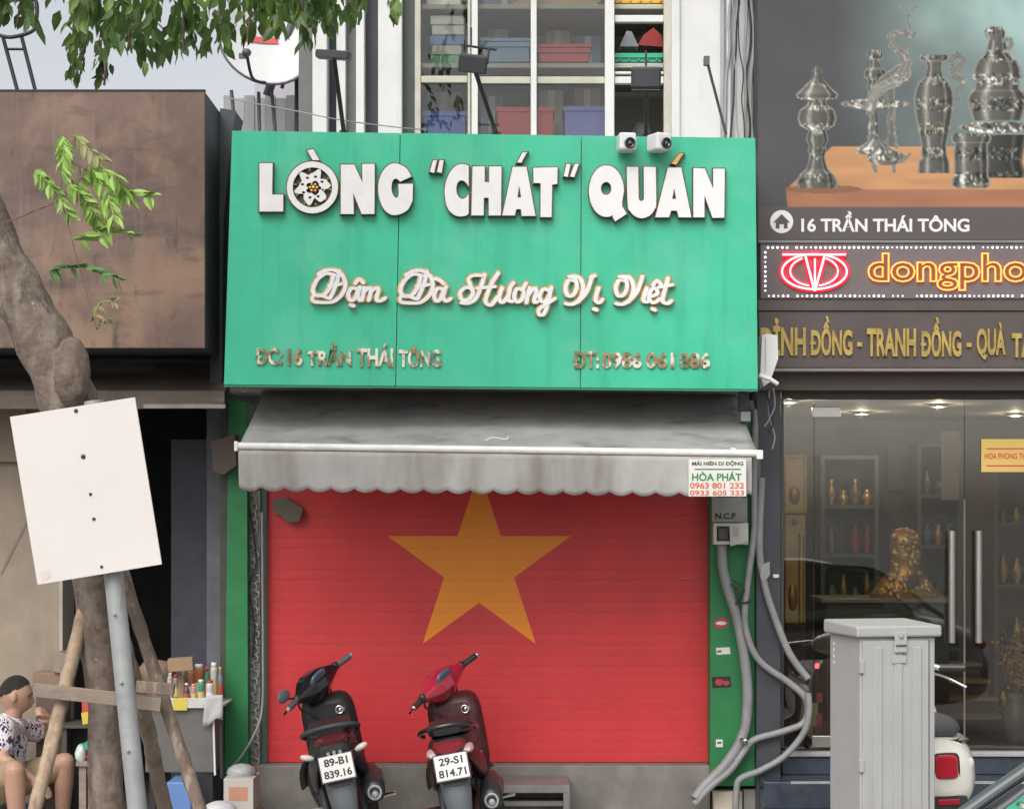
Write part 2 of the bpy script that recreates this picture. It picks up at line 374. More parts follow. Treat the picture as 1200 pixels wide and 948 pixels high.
#@@ GROUND
mb = MB(); mb.add([(-600, -600, -0.15), (600, -600, -0.15), (600, 600, -0.15), (-600, 600, -0.15)], [(0,1,2,3)]); structure('road', mb, m_asphalt)
mb = MB().box(-40, 40, -4.0, 30, -0.14, 0.0); structure('pavement', mb, m_paving)
mb = MB()
for i in range(-30, 31): mb.box(i*1.0+0.004, i*1.0+0.996, -4.18, -4.004, -0.145, 0.008)
o = structure('kerb', mb, m_kerb); bev(o, 0.015)

#@@ RESTAURANT BUILDING
bld = thing('restaurant_building', 'narrow white-walled building with green roller shutter surround and large upper window', 'building', (0, 0, 0))
YW = -0.10
mb = MB()
mb.rect(346, 880, -260, -60, YW, 0.25)                                     # wall above the window
mb.rect(796, 884, -60, 165, YW, 0.25)                                       # white wall right of window
a = P(268, 470, YW); b = P(884, 165, YW); mb.box(a.x, b.x, YW+0.05, 0.3, 2.665, 4.15)      # band behind the sign
mb.box(P(346,0,0).x, P(346,0,0).x+0.12, 0.2, 6.0, 4.1, 6.5); mb.box(P(884,0,0).x-0.12, P(884,0,0).x-0.005, 0.2, 6.0, 0, 6.5)
mb.box(P(346,0,0).x, P(884,0,0).x-0.01, 5.9, 6.0, 0, 6.5); mb.box(P(346,0,0).x+0.005, P(884,0,0).x-0.015, 0.16, 5.9, 6.3, 6.45)
part('wall', mb, m_white_wall, bld)
part('upper_floor', MB().box(P(346,0,0).x+.01, P(884,0,0).x-.02, 0.16, 5.9, 4.0, 4.2), m_concrete, bld)
part('room_partition', MB().box(P(476,0,0).x, P(880,0,0).x-.14, 0.80, 0.9, 4.2, 6.3), M('room_paint', (0.62, 0.60, 0.53), 0.9), bld)
for x0, x1, Y, th in ((366, 383, -0.10, 0.2), (394, 405, -0.02, 0.12), (417, 427, -0.04, 0.12), (443, 471, -0.12, 0.28), (787, 797, -0.125, 0.28)):
    part('pilaster', MB().rect(x0, x1, -60, 166, Y, th), m_white_alu if th < 0.15 else m_white_wall, bld, bevel=0.006)
part('dark_recess_panel', MB().rect(383, 394, -60, 166, 0.08, 0.02).rect(427, 443, -60, 166, 0.08, 0.02), m_dark_side, bld)  # dark sheets painted in for the shade of the recess between pilasters
part('dark_recess_panel', MB().rect(405, 417, -60, 166, 0.05, 0.02).rect(350, 367, -60, 166, 0.03, 0.05), m_grey_pl if False else M('grey_screen', (0.13, 0.14, 0.14), 0.6), bld)
part('reveal', MB().rect(471, 486, -60, 166, -0.03, 0.25), M('dark_green_grey_reveal', (0.075, 0.088, 0.085), 0.6), bld)
# window
mb = MB().rect(486, 493, -60, 166, -0.08, 0.06)
win = part('window', mb, m_old_frame, bld, bevel=0.004)
part('mullion', MB().rect(778, 787, -60, 166, -0.08, 0.06), m_old_frame, win, bevel=.004)
for x0, x1 in ((548, 551.5), (552.5, 560), (622, 629), (709, 720)):
    part('mullion', MB().rect(x0, x1, -60, 166, -0.10 if x1-x0 > 4 else -0.085, 0.08), m_white_alu if x1-x0 > 4 else m_old_frame, win, bevel=0.004)
for x0, x1, y0, y1 in ((493, 548, 89, 97), (560, 622, 90, 98), (629, 709, 90, 98), (720, 778, 90, 98), (720, 778, 18, 26), (493, 548, -20, -12), (720, 778, 84, 87)):
    part('transom', MB().rect(x0+.3, x1-.3, y0, y1, -0.07, 0.05), m_old_frame if x0 < 700 else m_white_alu, win, bevel=0.003)
for x0, x1, y0, y1 in ((493, 548, -12, 89), (493, 548, 97, 166), (560, 622, -60, 90), (560, 622, 98, 166), (629, 709, -60, 90), (629, 709, 98, 166)):
    part('pane', MB().rect(x0+.4, x1-.4, y0+.4, y1-.4, -0.045, 0.006), m_glass2, win)
# the door opening
mb = MB()
mb.pprism([(268, 470), (289, 470), (291, 948+40), (262, 948+40)], -0.16, 0.35)
part('door_post', mb, m_green_door, bld, bevel=0.006)
mb = MB().rect(306, 312.5, 470, 930, -0.03, 0.12)
part('door_post', mb, M('green_grey_post', (0.05, 0.12, 0.085), 0.5), bld)
mb = MB().rect(832, 884.6, 470, 921, -0.14, 0.3)
part('door_post', mb, m_green_door, bld, bevel=0.005)
part('skirting_block', MB().rect(836, 870, 927, 1000, -0.16, 0.3), M('cream_block', (0.55, 0.50, 0.41), 0.7), bld, bevel=0.006)
part('skirting_block', MB().rect(871.5, 889, 925, 1000, -0.155, 0.3), m_concrete, bld, bevel=0.006)
z0 = P(0, 893, 0).z
part('plinth', MB().box(P(291,0,-.1).x, P(836,0,-.1).x-0.02, -0.12, 0.4, 0, z0-0.004), m_concrete, bld, bevel=0.012)
mb = MB()
a = P(560, 972, -.55); b = P(668, 920, -.55)
mb.box(a.x, b.x, -.55, -.12, b.z-0.045, b.z); mb.box(a.x, a.x+0.05, -.55, -.14, 0, b.z-.045); mb.box(b.x-0.04, b.x, -.55, -.14, 0, b.z-.045)
mb.box(a.x+.05, b.x-.04, -.50, -.16, b.z-0.13, b.z-0.10); mb.box(a.x+.05, b.x-.04, -.35, -.3, 0, b.z-0.05)
solo('folding_step', mb, M('grey_painted_step', (0.2, 0.195, 0.185), 0.6, var=.2), 'grey metal door step in front of the red shutter, right of the red scooter', 'step', bevel=0.004)
# grey perforated strip and cable left of the shutter
mb = MB()
q0 = P(290.5, 575, -0.05); q1 = P(305, 905, -0.05)
mb.box(q0.x, q1.x, -0.05, 0.05, q1.z, q0.z)
st = part('cable_tray', mb, M('grey_tray', (0.24, 0.24, 0.225), 0.6, var=.25, scale=20), bld)
mb = MB()
rr = random.Random(3)
for k in range(34):
    y = 585 + k*9.3; c = P(294 + rr.random()*7, y, -0.06)
    mb.tube(cat([c + Vector((-0.014, 0.0, 0.018)), c + Vector((0.014, -0.022, 0.02)), c + Vector((0.018, -0.012, -0.012)), c + Vector((-0.01, 0.0, -0.022))], 4), 0.005, 6)
part('wire_bundle', mb, M('pale_tape', (0.42, 0.42, 0.39), 0.5, var=.3, scale=30), st)
mb = MB(); mb.tube(cat([P(290, 585, -.09), P(297, 625, -.09), P(300, 660, -.09), P(292, 690, -.09), P(298, 730, -.09), P(296, 770, -.09)], 6), 0.005, 6)
part('wire', mb, m_cable, st)
mb = MB(); mb.tube(cat([P(307, 600, -.09), P(308, 760, -.09), P(307, 830, -.1), P(297, 862, -.18), P(281, 888, -.22), P(272, 897, -.2)], 8), 0.008, 8)
part('hose', mb, m_cable_grey, st)

# roller shutter with the flag painted across its slats
def star_mat():
    m = M('flag_shutter', (0.66, 0.040, 0.046), 0.42, var=0.12, scale=2.2, bump=0.03, bscale=3, dirt=[((0.40, 0.06, 0.06), (1.5, 1, 30), 0.54, 0.85), ((0.62, 0.14, 0.14), (3, 1, 60), 0.62, 0.85)])
    nt = m.node_tree; b = nt.nodes['Principled BSDF']; src = b.inputs['Base Color'].links[0].from_socket; L = nt.links.new
    geo = nt.nodes.new('ShaderNodeNewGeometry'); c = P(561.5, 663, 0); Rr = px(113, 0); d = Rr*math.cos(R(72))
    tot = None
    for k in range(5):
        a = R(90 + 72*k)
        dt = nt.nodes.new('ShaderNodeVectorMath'); dt.operation = 'DOT_PRODUCT'; dt.inputs[1].default_value = (math.cos(a), 0, math.sin(a)); L(geo.outputs['Position'], dt.inputs[0])
        lt = nt.nodes.new('ShaderNodeMath'); lt.operation = 'LESS_THAN'; lt.inputs[1].default_value = d + c.x*math.cos(a) + c.z*math.sin(a); L(dt.outputs['Value'], lt.inputs[0])
        if tot is None: tot = lt.outputs[0]
        else:
            ad = nt.nodes.new('ShaderNodeMath'); ad.operation = 'ADD'; L(tot, ad.inputs[0]); L(lt.outputs[0], ad.inputs[1]); tot = ad.outputs[0]
    gt = nt.nodes.new('ShaderNodeMath'); gt.operation = 'GREATER_THAN'; gt.inputs[1].default_value = 3.5; L(tot, gt.inputs[0])
    nz = nt.nodes.new('ShaderNodeTexNoise'); nz.inputs['Scale'].default_value = 3.0; L(geo.outputs['Position'], nz.inputs['Vector'])
    ym = nt.nodes.new('ShaderNodeMix'); ym.data_type = 'RGBA'; ym.inputs['A'].default_value = (0.86, 0.25, 0.012, 1); ym.inputs['B'].default_value = (0.94, 0.32, 0.016, 1); L(nz.outputs['Fac'], ym.inputs['Factor'])
    mx = nt.nodes.new('ShaderNodeMix'); mx.data_type = 'RGBA'; L(gt.outputs[0], mx.inputs['Factor']); L(src, mx.inputs['A']); L(ym.outputs['Result'], mx.inputs['B'])
    L(mx.outputs['Result'], b.inputs['Base Color'])
    return m
xa, xb = P(313, 0, 0).x, P(831, 0, 0).x
mb = MB().box(xa-0.03, xb+0.012, 0.03, 0.05, z0, 2.66)
shut = part('roller_shutter', mb, m_dark_back, bld, label='red roller shutter painted with a yellow five-pointed star')
pitch = 0.066; ns = int((2.64-z0)/pitch); prof = [(0.0005, 0.0), (-0.0003, 0.0006), (-0.0005, pitch*0.3), (-0.0005, pitch*0.7), (-0.0003, pitch-0.0006), (0.0005, pitch-0.0001)]
ms = star_mat(); sl = None; rs_ = random.Random(31)
for k in range(ns):
    if sl is None:
        mb = MB(); vs = [(x, y, z) for x in (xa, xb) for y, z in prof]
        n = len(prof); mb.add(vs, [(i, n+i, n+i+1, i+1) for i in range(n-1)] + [tuple(range(n)), tuple(range(2*n-1, n-1, -1))], 0, False)
        mb.v = [v + Vector((0, 0.012, z0)) for v in mb.v]
        sl = part('slat', mb, ms, shut)
    else:
        c = sl.copy(); link(c); c.parent = shut; c.location = (0, rs_.uniform(-.0004, .0004), k*pitch); c.rotation_euler = (rs_.uniform(-.004, .004), 0, 0) if False else (0, 0, rs_.uniform(-.0002, .0002))
mb = MB().box(P(312.6,0,-.01).x, xa+0.002, -0.03, 0.03, z0, 2.66); part('guide_rail', mb, m_cable_grey, shut)
mb = MB().box(xb-0.002, xb+0.010, -0.03, 0.03, z0, 2.66); part('guide_rail', mb, m_cable_grey, shut)
mb = MB(); c = P(332, 598, -0.04)
mb.pprism([(320, 585), (336, 583), (355, 596), (351, 611), (337, 613), (329, 604), (320, 600)], -0.06, 0.05)
solo('motor_cover', mb, M('olive_plastic', (0.12, 0.105, 0.07), 0.6), 'small olive-brown box fixed at the top left of the red shutter', 'shutter box', bevel=0.006)

#@@ SIGN
YS = -1.02
sg = thing('shop_sign', 'wide green shop sign with raised white letters above the grey awning', 'sign', tuple(P(575, 455, YS)))
TL, TR, BL, BR = (272, 153.5), (885, 162), (262.5, 450.5), (888, 456)
def sgx(u, v):
    t = (TL[0]+(TR[0]-TL[0])*u, TL[1]+(TR[1]-TL[1])*u); b = (BL[0]+(BR[0]-BL[0])*u, BL[1]+(BR[1]-BL[1])*u)
    return (t[0]+(b[0]-t[0])*v, t[1]+(b[1]-t[1])*v)
us = [0, (466.2-267)/(886.5-267), (680.6-267)/(886.5-267), 1]
for i in range(3):
    g = 0.0009
    a, b = us[i] + (g if i else 0), us[i+1] - (g if i < 2 else 0)
    q = part('panel', MB().pprism([sgx(a, 0), sgx(b, 0), sgx(b, 1), sgx(a, 1)], YS, 0.03), m_green, sg, bevel=0.003)
part('shade_backing', MB().pprism([sgx(0.002, 0.004), sgx(0.998, 0.004), sgx(0.998, 0.994), sgx(0.002, 0.994)], YS+0.031, 0.88), m_box_side, sg)  # deepened to the wall to shade the canvas, toned pale for bounce
part('bottom_trim', MB().pprism([(262.3, 451.3), (888.3, 456.8), (888.3, 458.6), (262.3, 453.2)], YS-0.004, 0.05), m_green_dark, sg)
def z1(p): return [(290+x/5.714, 160+y/5.714) for x, y in p]
def z2(p): return [(490+x/6.0, 160+y/6.0) for x, y in p]
def z3(p): return [(670+x/5.4545, 150+y/5.4545) for x, y in p]
def rnd(p, n=3): return [tuple(q)[:2] for q in cat([(a, b, 0) for a, b in p], n, True)]
LET = []
LET.append(('letter_l', [z1([(80,180),(168,180),(165,390),(240,390),(238,503),(80,503)])]))
LET.append(('letter_o', [z1(ellip(435, 342, 172, 174)), z1(ellip(435, 342, 132, 134))]))
LET.append(('accent', [z1([(400,95),(440,86),(482,160),(437,160)])]))
LET.append(('letter_n', [z1([(625,190),(715,190),(770,310),(768,185),(852,185),(850,520),(765,520),(708,380),(712,520),(625,520)])]))
LET.append(('letter_g', [z1([(1098,270),(1065,215),(1000,182),(950,190),(905,235),(880,300),(876,370),(890,440),(920,495),(965,525),(1020,522),(1075,490),(1105,430),(1108,318),(1010,320),(1012,390),(1000,412),(980,400),(965,360),(968,310),(985,285),(1005,288),(1022,304)])]))
LET.append(('quote_mark', [z2([(105,170),(132,168),(112,258),(82,250)])])); LET.append(('quote_mark', [z2([(152,168),(180,168),(165,258),(133,250)])]))
LET.append(('letter_c', [z2([(355,205),(300,195),(250,220),(210,280),(188,360),(190,440),(210,510),(250,550),(290,563),(335,558),(355,542),(355,408),(322,438),(290,430),(270,395),(270,350),(285,318),(310,310),(335,325),(355,352)])]))
LET.append(('letter_h', [z2([(383,212),(468,212),(468,322),(500,322),(500,212),(586,212),(582,556),(497,556),(497,432),(462,432),(460,556),(375,556)])]))
LET.append(('letter_a', [z2([(665,215),(762,215),(825,560),(730,560),(722,512),(690,512),(680,556),(592,556)]), z2([(710,345),(725,430),(698,430)])]))
LET.append(('accent', [z2([(733,115),(766,112),(726,185),(696,185)])]))
LET.append(('letter_t', [z2([(810,222),(980,218),(978,335),(942,340),(938,568),(860,568),(862,330),(812,328)])]))
LET.append(('quote_mark', [z2([(1043,195),(1072,195),(1052,285),(1024,280)])])); LET.append(('quote_mark', [z2([(1102,195),(1130,195),(1097,288),(1067,282)])]))
qe = ellip(222, 405, 112, 165, 32); qq = qe[5:] + qe[:4]
qpoly = [p for p in qe if not (20 < math.degrees(math.atan2((p[1]-405)/165, (p[0]-222)/112)) < 68)]
i0 = max(range(len(qpoly)), key=lambda i: 0)
qpts = ellip(222, 405, 112, 165, 26, 68, 372) + [(322,470),(322,500),(352,550),(278,598),(262,572)]
LET.append(('letter_q', [z3(qpts), z3(ellip(220, 388, 34, 42, 18))]))
LET.append(('letter_u', [z3([(352,250),(425,250),(428,440),(436,462),(447,470),(456,460),(462,440),(460,250),(537,252),(540,480),(530,520),(500,560),(450,578),(405,565),(375,535),(358,490)])]))
LET.append(('letter_a', [z3([(615,255),(700,255),(765,572),(685,572),(672,530),(635,530),(622,572),(535,572)]), z3([(655,385),(668,455),(642,455)])]))
LET.append(('accent', [z3([(688,165),(714,165),(667,237),(638,228)])]))
LET.append(('letter_n', [z3([(778,258),(850,260),(905,390),(905,262),(978,262),(975,575),(900,575),(848,430),(848,572),(778,572)])]))
def rnd2(p, corners):
    out = []; n = len(p)
    for i in range(n):
        a, b, c, d = p[i-1], p[i], p[(i+1) % n], p[(i+2) % n]
        if i in corners: a = b
        if (i+1) % n in corners: d = c
        for k in range(4):
            t = k/4; out.append(tuple(.5*((2*b[q])+(c[q]-a[q])*t+(2*a[q]-5*b[q]+4*c[q]-d[q])*t*t+(3*b[q]-a[q]-3*c[q]+d[q])*t**3) for q in (0, 1)))
    return out
LET[4] = ('letter_g', [rnd2(LET[4][1][0], {0, 12, 13, 14, 22})]); LET[7] = ('letter_c', [rnd2(LET[7][1][0], {0, 10, 11, 19})])
LET[15] = ('letter_u', [rnd2(LET[15][1][0], {0, 1, 7, 8})])
for i, (nm, lp) in enumerate(LET):
    gold = (i == 17)
    o = part(nm, loops_mb(lp, YS-0.048, 0.016, 0, 1), [m_gold_edge if gold else m_white_face, m_gold_edge], sg)
    part('letter_return', loops_mb(lp, YS-0.033, 0.036, 0, 0, grow=0.0062), m_bronze_edge, o)
# bronze-drum emblem inside the O
cx, cy = 290+437/5.714, 160+340/5.714
fl = [(cx + (17.5+3.6*math.cos(6*R(a)+1.2)+1.5*math.cos(11*R(a)))*math.cos(R(a))*1.0, cy + (18.0+3.6*math.cos(6*R(a)+1.2)+1.5*math.cos(11*R(a)))*math.sin(R(a))) for a in range(0, 360, 5)]
fh = [(cx + 1 + (8.0+1.6*math.cos(7*R(a)))*math.cos(R(a)), cy + 1 + (7.5+1.6*math.cos(5*R(a)))*math.sin(R(a))) for a in range(0, 360, 10)]
holes = [ellip(cx + 12.5*math.cos(R(a)), cy + 12.5*math.sin(R(a)), 1.9, 1.5, 8) for a in range(15, 360, 45)]
em = part('emblem', loops_mb([fl, fh] + holes, YS-0.044, 0.02, 0, 1), [m_white_face, m_gold_edge], sg)
part('emblem_back', loops_mb([ellip(cx, cy, 23.6, 23.8)], YS-0.018, 0.021), M('dark_olive_metal', (0.10, 0.10, 0.07), 0.45, metal=.4, var=.4, scale=30), em)
mb = MB()
for a in range(0, 360, 60):
    c = P(cx+1+4.2*math.cos(R(a)), cy+1+4.2*math.sin(R(a)), YS-0.03); mb.ell(c, (0.012, 0.012, 0.012), 8)
mb.ell(P(cx+1, cy+1, YS-0.033), (0.015, 0.015, 0.015), 8)
for a in range(8, 360, 36): mb.obox(P(cx+20.6*math.cos(R(a)), cy+20.6*math.sin(R(a)), YS-0.03), (0.016, 0.02, 0.008), Euler((0, R(a), 0)))
part('emblem_core', mb, m_gold_edge, em, kind='stuff')
# script line, brushed as pen strokes
def v1(p): return [(350+x/5.217, 300+y/5.217) for x, y in p]
def v2(p): return [(530+x/4.444, 300+y/4.444) for x, y in p]
def dcap(dx, dy=0):
    return [[(x+dx, y+dy) for x, y in s] for s in (
        [(222,118),(165,108),(112,148),(88,205),(108,245),(155,238),(195,185),(212,120)],
        [(120,112),(170,88),(225,90),(272,125),(285,185),(262,240),(210,280),(150,285),(92,278),(88,248),(130,242),(190,262)],
        [(248,95),(236,150),(212,215),(192,258)], [(185,182),(262,172)])]
def vcap(dx):
    return [[(x+dx, y) for x, y in s] for s in (
        [(648,135),(610,125),(590,165),(600,205),(628,205),(648,165),(640,120),(605,108)],
        [(612,108),(660,112),(682,165),(665,225),(625,252),(588,248)],
        [(655,240),(695,195),(715,150),(728,108)])]
WORDS = [
 (v1, dcap(0) + [[(362,205),(325,198),(302,235),(318,272),(345,258),(366,200)], [(376,192),(362,245),(376,272),(392,258)], [(346,168),(370,142),(396,164)], [(318,300),(336,306)],
   [(402,196),(388,268)], [(398,222),(428,196),(442,208),(430,268)], [(438,222),(472,196),(488,208),(476,262),(496,276),(532,258)]]),
 (v1, dcap(535, 4) + [[(884,205),(850,200),(828,240),(842,276),(868,262),(888,204)], [(900,190),(884,250),(902,276),(930,262)], [(836,140),(868,152),(886,170)]]),
 (v2, [[(108,172),(70,165),(42,190),(48,225),(82,228),(108,195),(92,150),(86,118),(112,102),(160,104)], [(168,100),(150,160),(122,222),(85,246),(44,244)], [(238,92),(208,140),(184,195),(174,240),(202,256),(236,214)], [(130,168),(224,160)],
   [(258,168),(244,222),(262,242),(290,210),(302,168)], [(300,172),(292,226),(312,238)], [(300,166),(318,142)],
   [(366,178),(336,172),(322,215),(340,240),(366,222),(372,185),(366,178)], [(368,172),(384,144)], [(402,168),(386,242)], [(394,206),(424,170),(438,184),(426,238),(446,240)],
   [(508,182),(474,174),(454,212),(470,240),(498,222),(516,166)], [(514,172),(500,240),(478,300),(454,306),(452,278),(492,250),(536,222)]]),
 (v2, vcap(0) + [[(762,168),(746,226),(764,244),(784,226)], [(736,276),(752,282)], [(722,112),(742,104)]]),
 (v2, vcap(262) + [[(1012,168),(996,230),(1018,240)], [(1028,214),(1066,198),(1060,170),(1034,180),(1024,222),(1048,244),(1082,224)], [(1046,152),(1066,130),(1088,150)], [(1042,276),(1056,282)], [(1124,118),(1102,195),(1096,236),(1120,248),(1142,234)], [(1074,164),(1148,150)]]),
]
def ribbon(mb, pts, w, Y, th, mi):
    q = [P(x, y, Y) for x, y in pts]; q = cat(q, 5) if len(q) > 2 else q
    N = len(q); L = []; Rr = []
    for i, p in enumerate(q):
        t = q[min(i+1, N-1)] - q[max(i-1, 0)]; t = t.normalized(); n = Vector((-t.z, 0, t.x))
        ww = w * (0.78 + 0.32*abs(t.z))
        p = p - Vector((0, 0.00012*i, 0)); q[i] = p
        L.append(p + n*ww); Rr.append(p - n*ww)
    def cap(c, t, w):
        n = Vector((-t.z, 0, t.x)); return [c + n*w*math.cos(R(a)) + t*w*math.sin(R(a)) for a in (30, 60, 90, 120, 150)]
    t0 = (q[0]-q[1]).normalized(); t1 = (q[-1]-q[-2]).normalized()
    w0 = (L[0]-q[0]).length; w1 = (L[-1]-q[-1]).length
    c1 = cap(q[-1], t1, w1); c0 = cap(q[0], t0, w0)
    d = Vector((0, th, 0))
    fr = L + Rr + c0 + c1; nb = len(fr); vs = fr + [v + d for v in fr]
    fs = [(i, N+i, N+i+1, i+1) for i in range(N-1)]
    C0 = list(range(2*N, 2*N+5)); C1 = list(range(2*N+5, 2*N+10))
    fs += [tuple([N] + C0 + [0])][:1] if True else []
    fs += [tuple([N-1] + C1 + [2*N-1])]
    ring = list(range(0, N)) + C1 + list(range(2*N-1, N-1, -1)) + C0
    sd = [(ring[i], ring[(i+1) % len(ring)], nb+ring[(i+1) % len(ring)], nb+ring[i]) for i in range(len(ring))]
    mb.add(vs, fs, mi); mb.add(vs, sd, mi)
for fn, strokes in WORDS:
    mw = MB(); mg = MB()
    for i, s in enumerate(strokes):
        ribbon(mw, fn(s), px(2.25, YS), YS - 0.034 - 0.0008*i, 0.02, 0)
        ribbon(mg, fn(s), px(3.9, YS), YS - 0.010 - 0.0007*i, 0.014, 0)
    o = part('script_word', mw, m_white_face, sg)
    part('word_outline', mg, M('gilt_script_edge', (0.52, 0.32, 0.12), 0.32, metal=.7, var=.5, scale=25), o)
# address and phone, gilt face half gone, reflections painted as pale and dark patches
for s, x0, x1, y0, y1, dy in (('ĐC:', 301, 331, 408, 428, 0), ('16', 337, 355, 408.5, 428.5, 0), ('TRẦN', 360, 412, 402, 429, 0), ('THÁI', 418, 461, 403, 430, 0), ('TÔNG', 467.5, 517, 405, 430.5, 0),
                              ('ĐT:', 673, 702, 412, 432, 0), ('0986', 705, 752, 412.5, 432, 0), ('061', 757, 790, 413, 432, 0), ('886', 796, 832, 413.5, 432, 0)):
    part('address_word', wall_text(s, x0, x1, y0, y1, YS, 0.012, 0.035), m_worn_glint_gold, sg)

#@@ AWNING
aw = thing('awning', 'retractable grey canvas awning with scalloped valance under the green sign', 'awning', tuple(P(580, 525, -1.3)))
YA = -1.30
la, ra = P(279, 524, YA), P(888, 531, YA)
wl = Vector((la.x+0.0, -0.12, 2.71)); wr = Vector((ra.x-0.0, -0.12, 2.71))
mb = MB(); nu, nv = 60, 16; rr = random.Random(5); vs = []
for j in range(nv+1):
    t = j/nv
    for i in range(nu+1):
        u = i/nu; a = la.lerp(ra, u); b = wl.lerp(wr, u)
        p = b.lerp(a, t); sag = -0.03*math.sin(math.pi*t)*(0.8+0.3*math.sin(u*9)) ; p.z += sag + 0.006*math.sin(u*37+t*3)*t + 0.004*math.sin(u*80)*t
        vs.append(p)
fs = [(j*(nu+1)+i, (j+1)*(nu+1)+i, (j+1)*(nu+1)+i+1, j*(nu+1)+i+1) for j in range(nv) for i in range(nu)]
mb.add(vs, fs, 0, True)
def sheer(m, f):
    nt = m.node_tree; b = nt.nodes['Principled BSDF']; t = nt.nodes.new('ShaderNodeBsdfTranslucent'); nt.links.new(b.inputs['Base Color'].links[0].from_socket, t.inputs[0])
    x = nt.nodes.new('ShaderNodeMixShader'); x.inputs[0].default_value = f; nt.links.new(b.outputs[0], x.inputs[1]); nt.links.new(t.outputs[0], x.inputs[2]); nt.links.new(x.outputs[0], nt.nodes['Material Output'].inputs[0])
sheer(m_canvas, .35); sheer(m_valance, .3)
o = part('canopy', mb, m_canvas, aw); sd = o.modifiers.new('t', 'SOLIDIFY'); sd.thickness = 0.004
mb = MB(); mb.tube([P(275.5, 522.5, YA), P(893, 531.5, YA)], px(4.4, YA), 10)
part('front_bar', mb, m_bar, aw)
part('bar_cap', MB().obox(P(890, 533, YA), (0.035, 0.05, 0.05)), m_bar, aw, bevel=.005); part('bar_cap', MB().obox(P(277, 523, YA), (0.02, 0.05, 0.055)), m_bar, aw, bevel=.005)
# valance
mb = MB(); nu, nv = 360, 8; vs = []
for j in range(nv+1):
    t = j/nv
    for i in range(nu+1):
        u = i/nu; x = 279 + (881-279)*u; top = 527.5 + 8.5*u
        sc = abs(math.sin(math.pi*(x-279)/27.2)); bot = 574.5 + 7.5*u + 5.0*(sc**0.8) - 4
        y = top + (bot-top)*t
        p = P(x, y, YA-0.012)
        p.y += (0.010*math.sin(u*41) + 0.007*math.sin(u*97+1) + 0.012*math.sin(u*13))*t + (0.03*t if u < 0.03 else 0)
        vs.append(p)
mb.add(vs, [(j*(nu+1)+i, (j+1)*(nu+1)+i, (j+1)*(nu+1)+i+1, j*(nu+1)+i+1) for j in range(nv) for i in range(nu)], 0, True)
o = part('valance', mb, m_valance, aw); sd = o.modifiers.new('t', 'SOLIDIFY'); sd.thickness = 0.003
mb = MB()
for x in (300, 860):
    a = P(x, 528, YA); part('folding_arm', MB().tube([a, (a.x, -0.7, 2.30), (a.x, -0.15, 2.45)], 0.016, 8), m_bar, aw)
mb = MB().tube([(la.x+0.02, -0.14, 2.70), (ra.x-0.02, -0.14, 2.70)], 0.04, 10); part('roller_tube', mb, m_bar, aw)
lb = part('printed_label', MB().rect(807, 874.5, 538, 581.5, YA-0.045, 0.003), M('label_white', (0.70, 0.70, 0.66), 0.5, var=.06), aw)
mg_ = M('label_green_ink', (0.02, 0.22, 0.05), 0.5); mo_ = M('label_orange_ink', (0.65, 0.12, 0.05), 0.5); mk_ = M('label_dark_ink', (0.05, 0.09, 0.06), 0.5)
for s, x0, x1, y0, y1, mt, of in (('MÁI HIÊN DI ĐỘNG', 811, 871, 539.5, 546.5, mk_, .03), ('HÒA PHÁT', 811, 869, 552.5, 563.5, mg_, .022), ('0963 801 232', 808.5, 872, 565.5, 572.5, mo_, .02), ('0933 605 333', 808.5, 872, 574.5, 580.5, mo_, .02)):
    part('print_line', wall_text(s, x0, x1, y0, y1, YA-0.0455, 0.0012, of), mt, lb)
part('print_rule', MB().rect(814, 868, 549.2, 550.6, YA-.0457, .0008), mk_, lb)
mb = MB(); mb.tube(cat([P(568, 517, YA+.02), P(578, 513, YA+.03), P(592, 515, YA+.02), P(596, 512, YA+.03)], 5), 0.006, 6)
solo('wire_scrap', mb, M('pale_wire', (0.6, .6, .58), .5), 'short pale scrap of wire lying on the awning canvas near its bar', 'wire')

#@@ FLOODLIGHTS AND CAMERAS
def flood(label, foot, head, size, rot, bar=None):
    t = thing('floodlight', label, 'floodlight', tuple(foot), group='floodlights on arms above the green sign')
    part('arm', MB().tube([foot, foot.lerp(head, 0.55), head], 0.013, 8), m_black_pl, t)
    part('foot_plate', MB().obox(foot + Vector((0, 0.02, 0)), (0.05, 0.05, 0.03)), m_black_pl, t)
    part('lamp_head', MB().obox(head, size, Euler(rot)), M('dark_lamp_housing', (0.055, 0.06, 0.07), 0.5), t, bevel=0.01)
    m3 = Euler(rot).to_matrix(); c = head + m3 @ Vector((0, -size[1]/2 - 0.004, 0))
    part('lamp_glass', MB().obox(c, (size[0]*.86, 0.006, size[2]*.84), Euler(rot)), M('dark_lamp_glass', (0.07, 0.075, 0.085), 0.5), t)
    if bar:
        mb = MB()
        for a, b in bar: mb.tube([a, b], 0.007, 6)
        part('yoke', mb, m_black_pl, t)
    return t
YF = -1.0
flood('slim black floodlight seen edge-on, left end of the green sign', P(403, 156, -0.9), P(391, 65, -1.15), (0.19, 0.16, 0.045), (0.15, 0.06, 0))
flood('black floodlight tilted on a slanting arm above the word in quotes', P(582, 158, -0.9), P(554, 75, -1.2), (0.16, 0.04, 0.10), (0.4, 0.08, 0.1),
      [(P(540, 53, -1.15), P(582, 59, -1.1)), (P(542, 53, -1.15), P(542, 75, -1.2)), (P(573, 58, -1.12), P(571, 75, -1.2)), (P(552, 33, -1.12), P(552, 56, -1.14))])
flood('black floodlight facing the street between the two security cameras', P(757, 160, -0.9), P(757, 91, -1.2), (0.165, 0.045, 0.115), (0.25, 0, 0),
      [(P(757, 60, -1.18), P(757, 78, -1.19)), (P(740, 106, -1.21), P(774, 106, -1.21))])
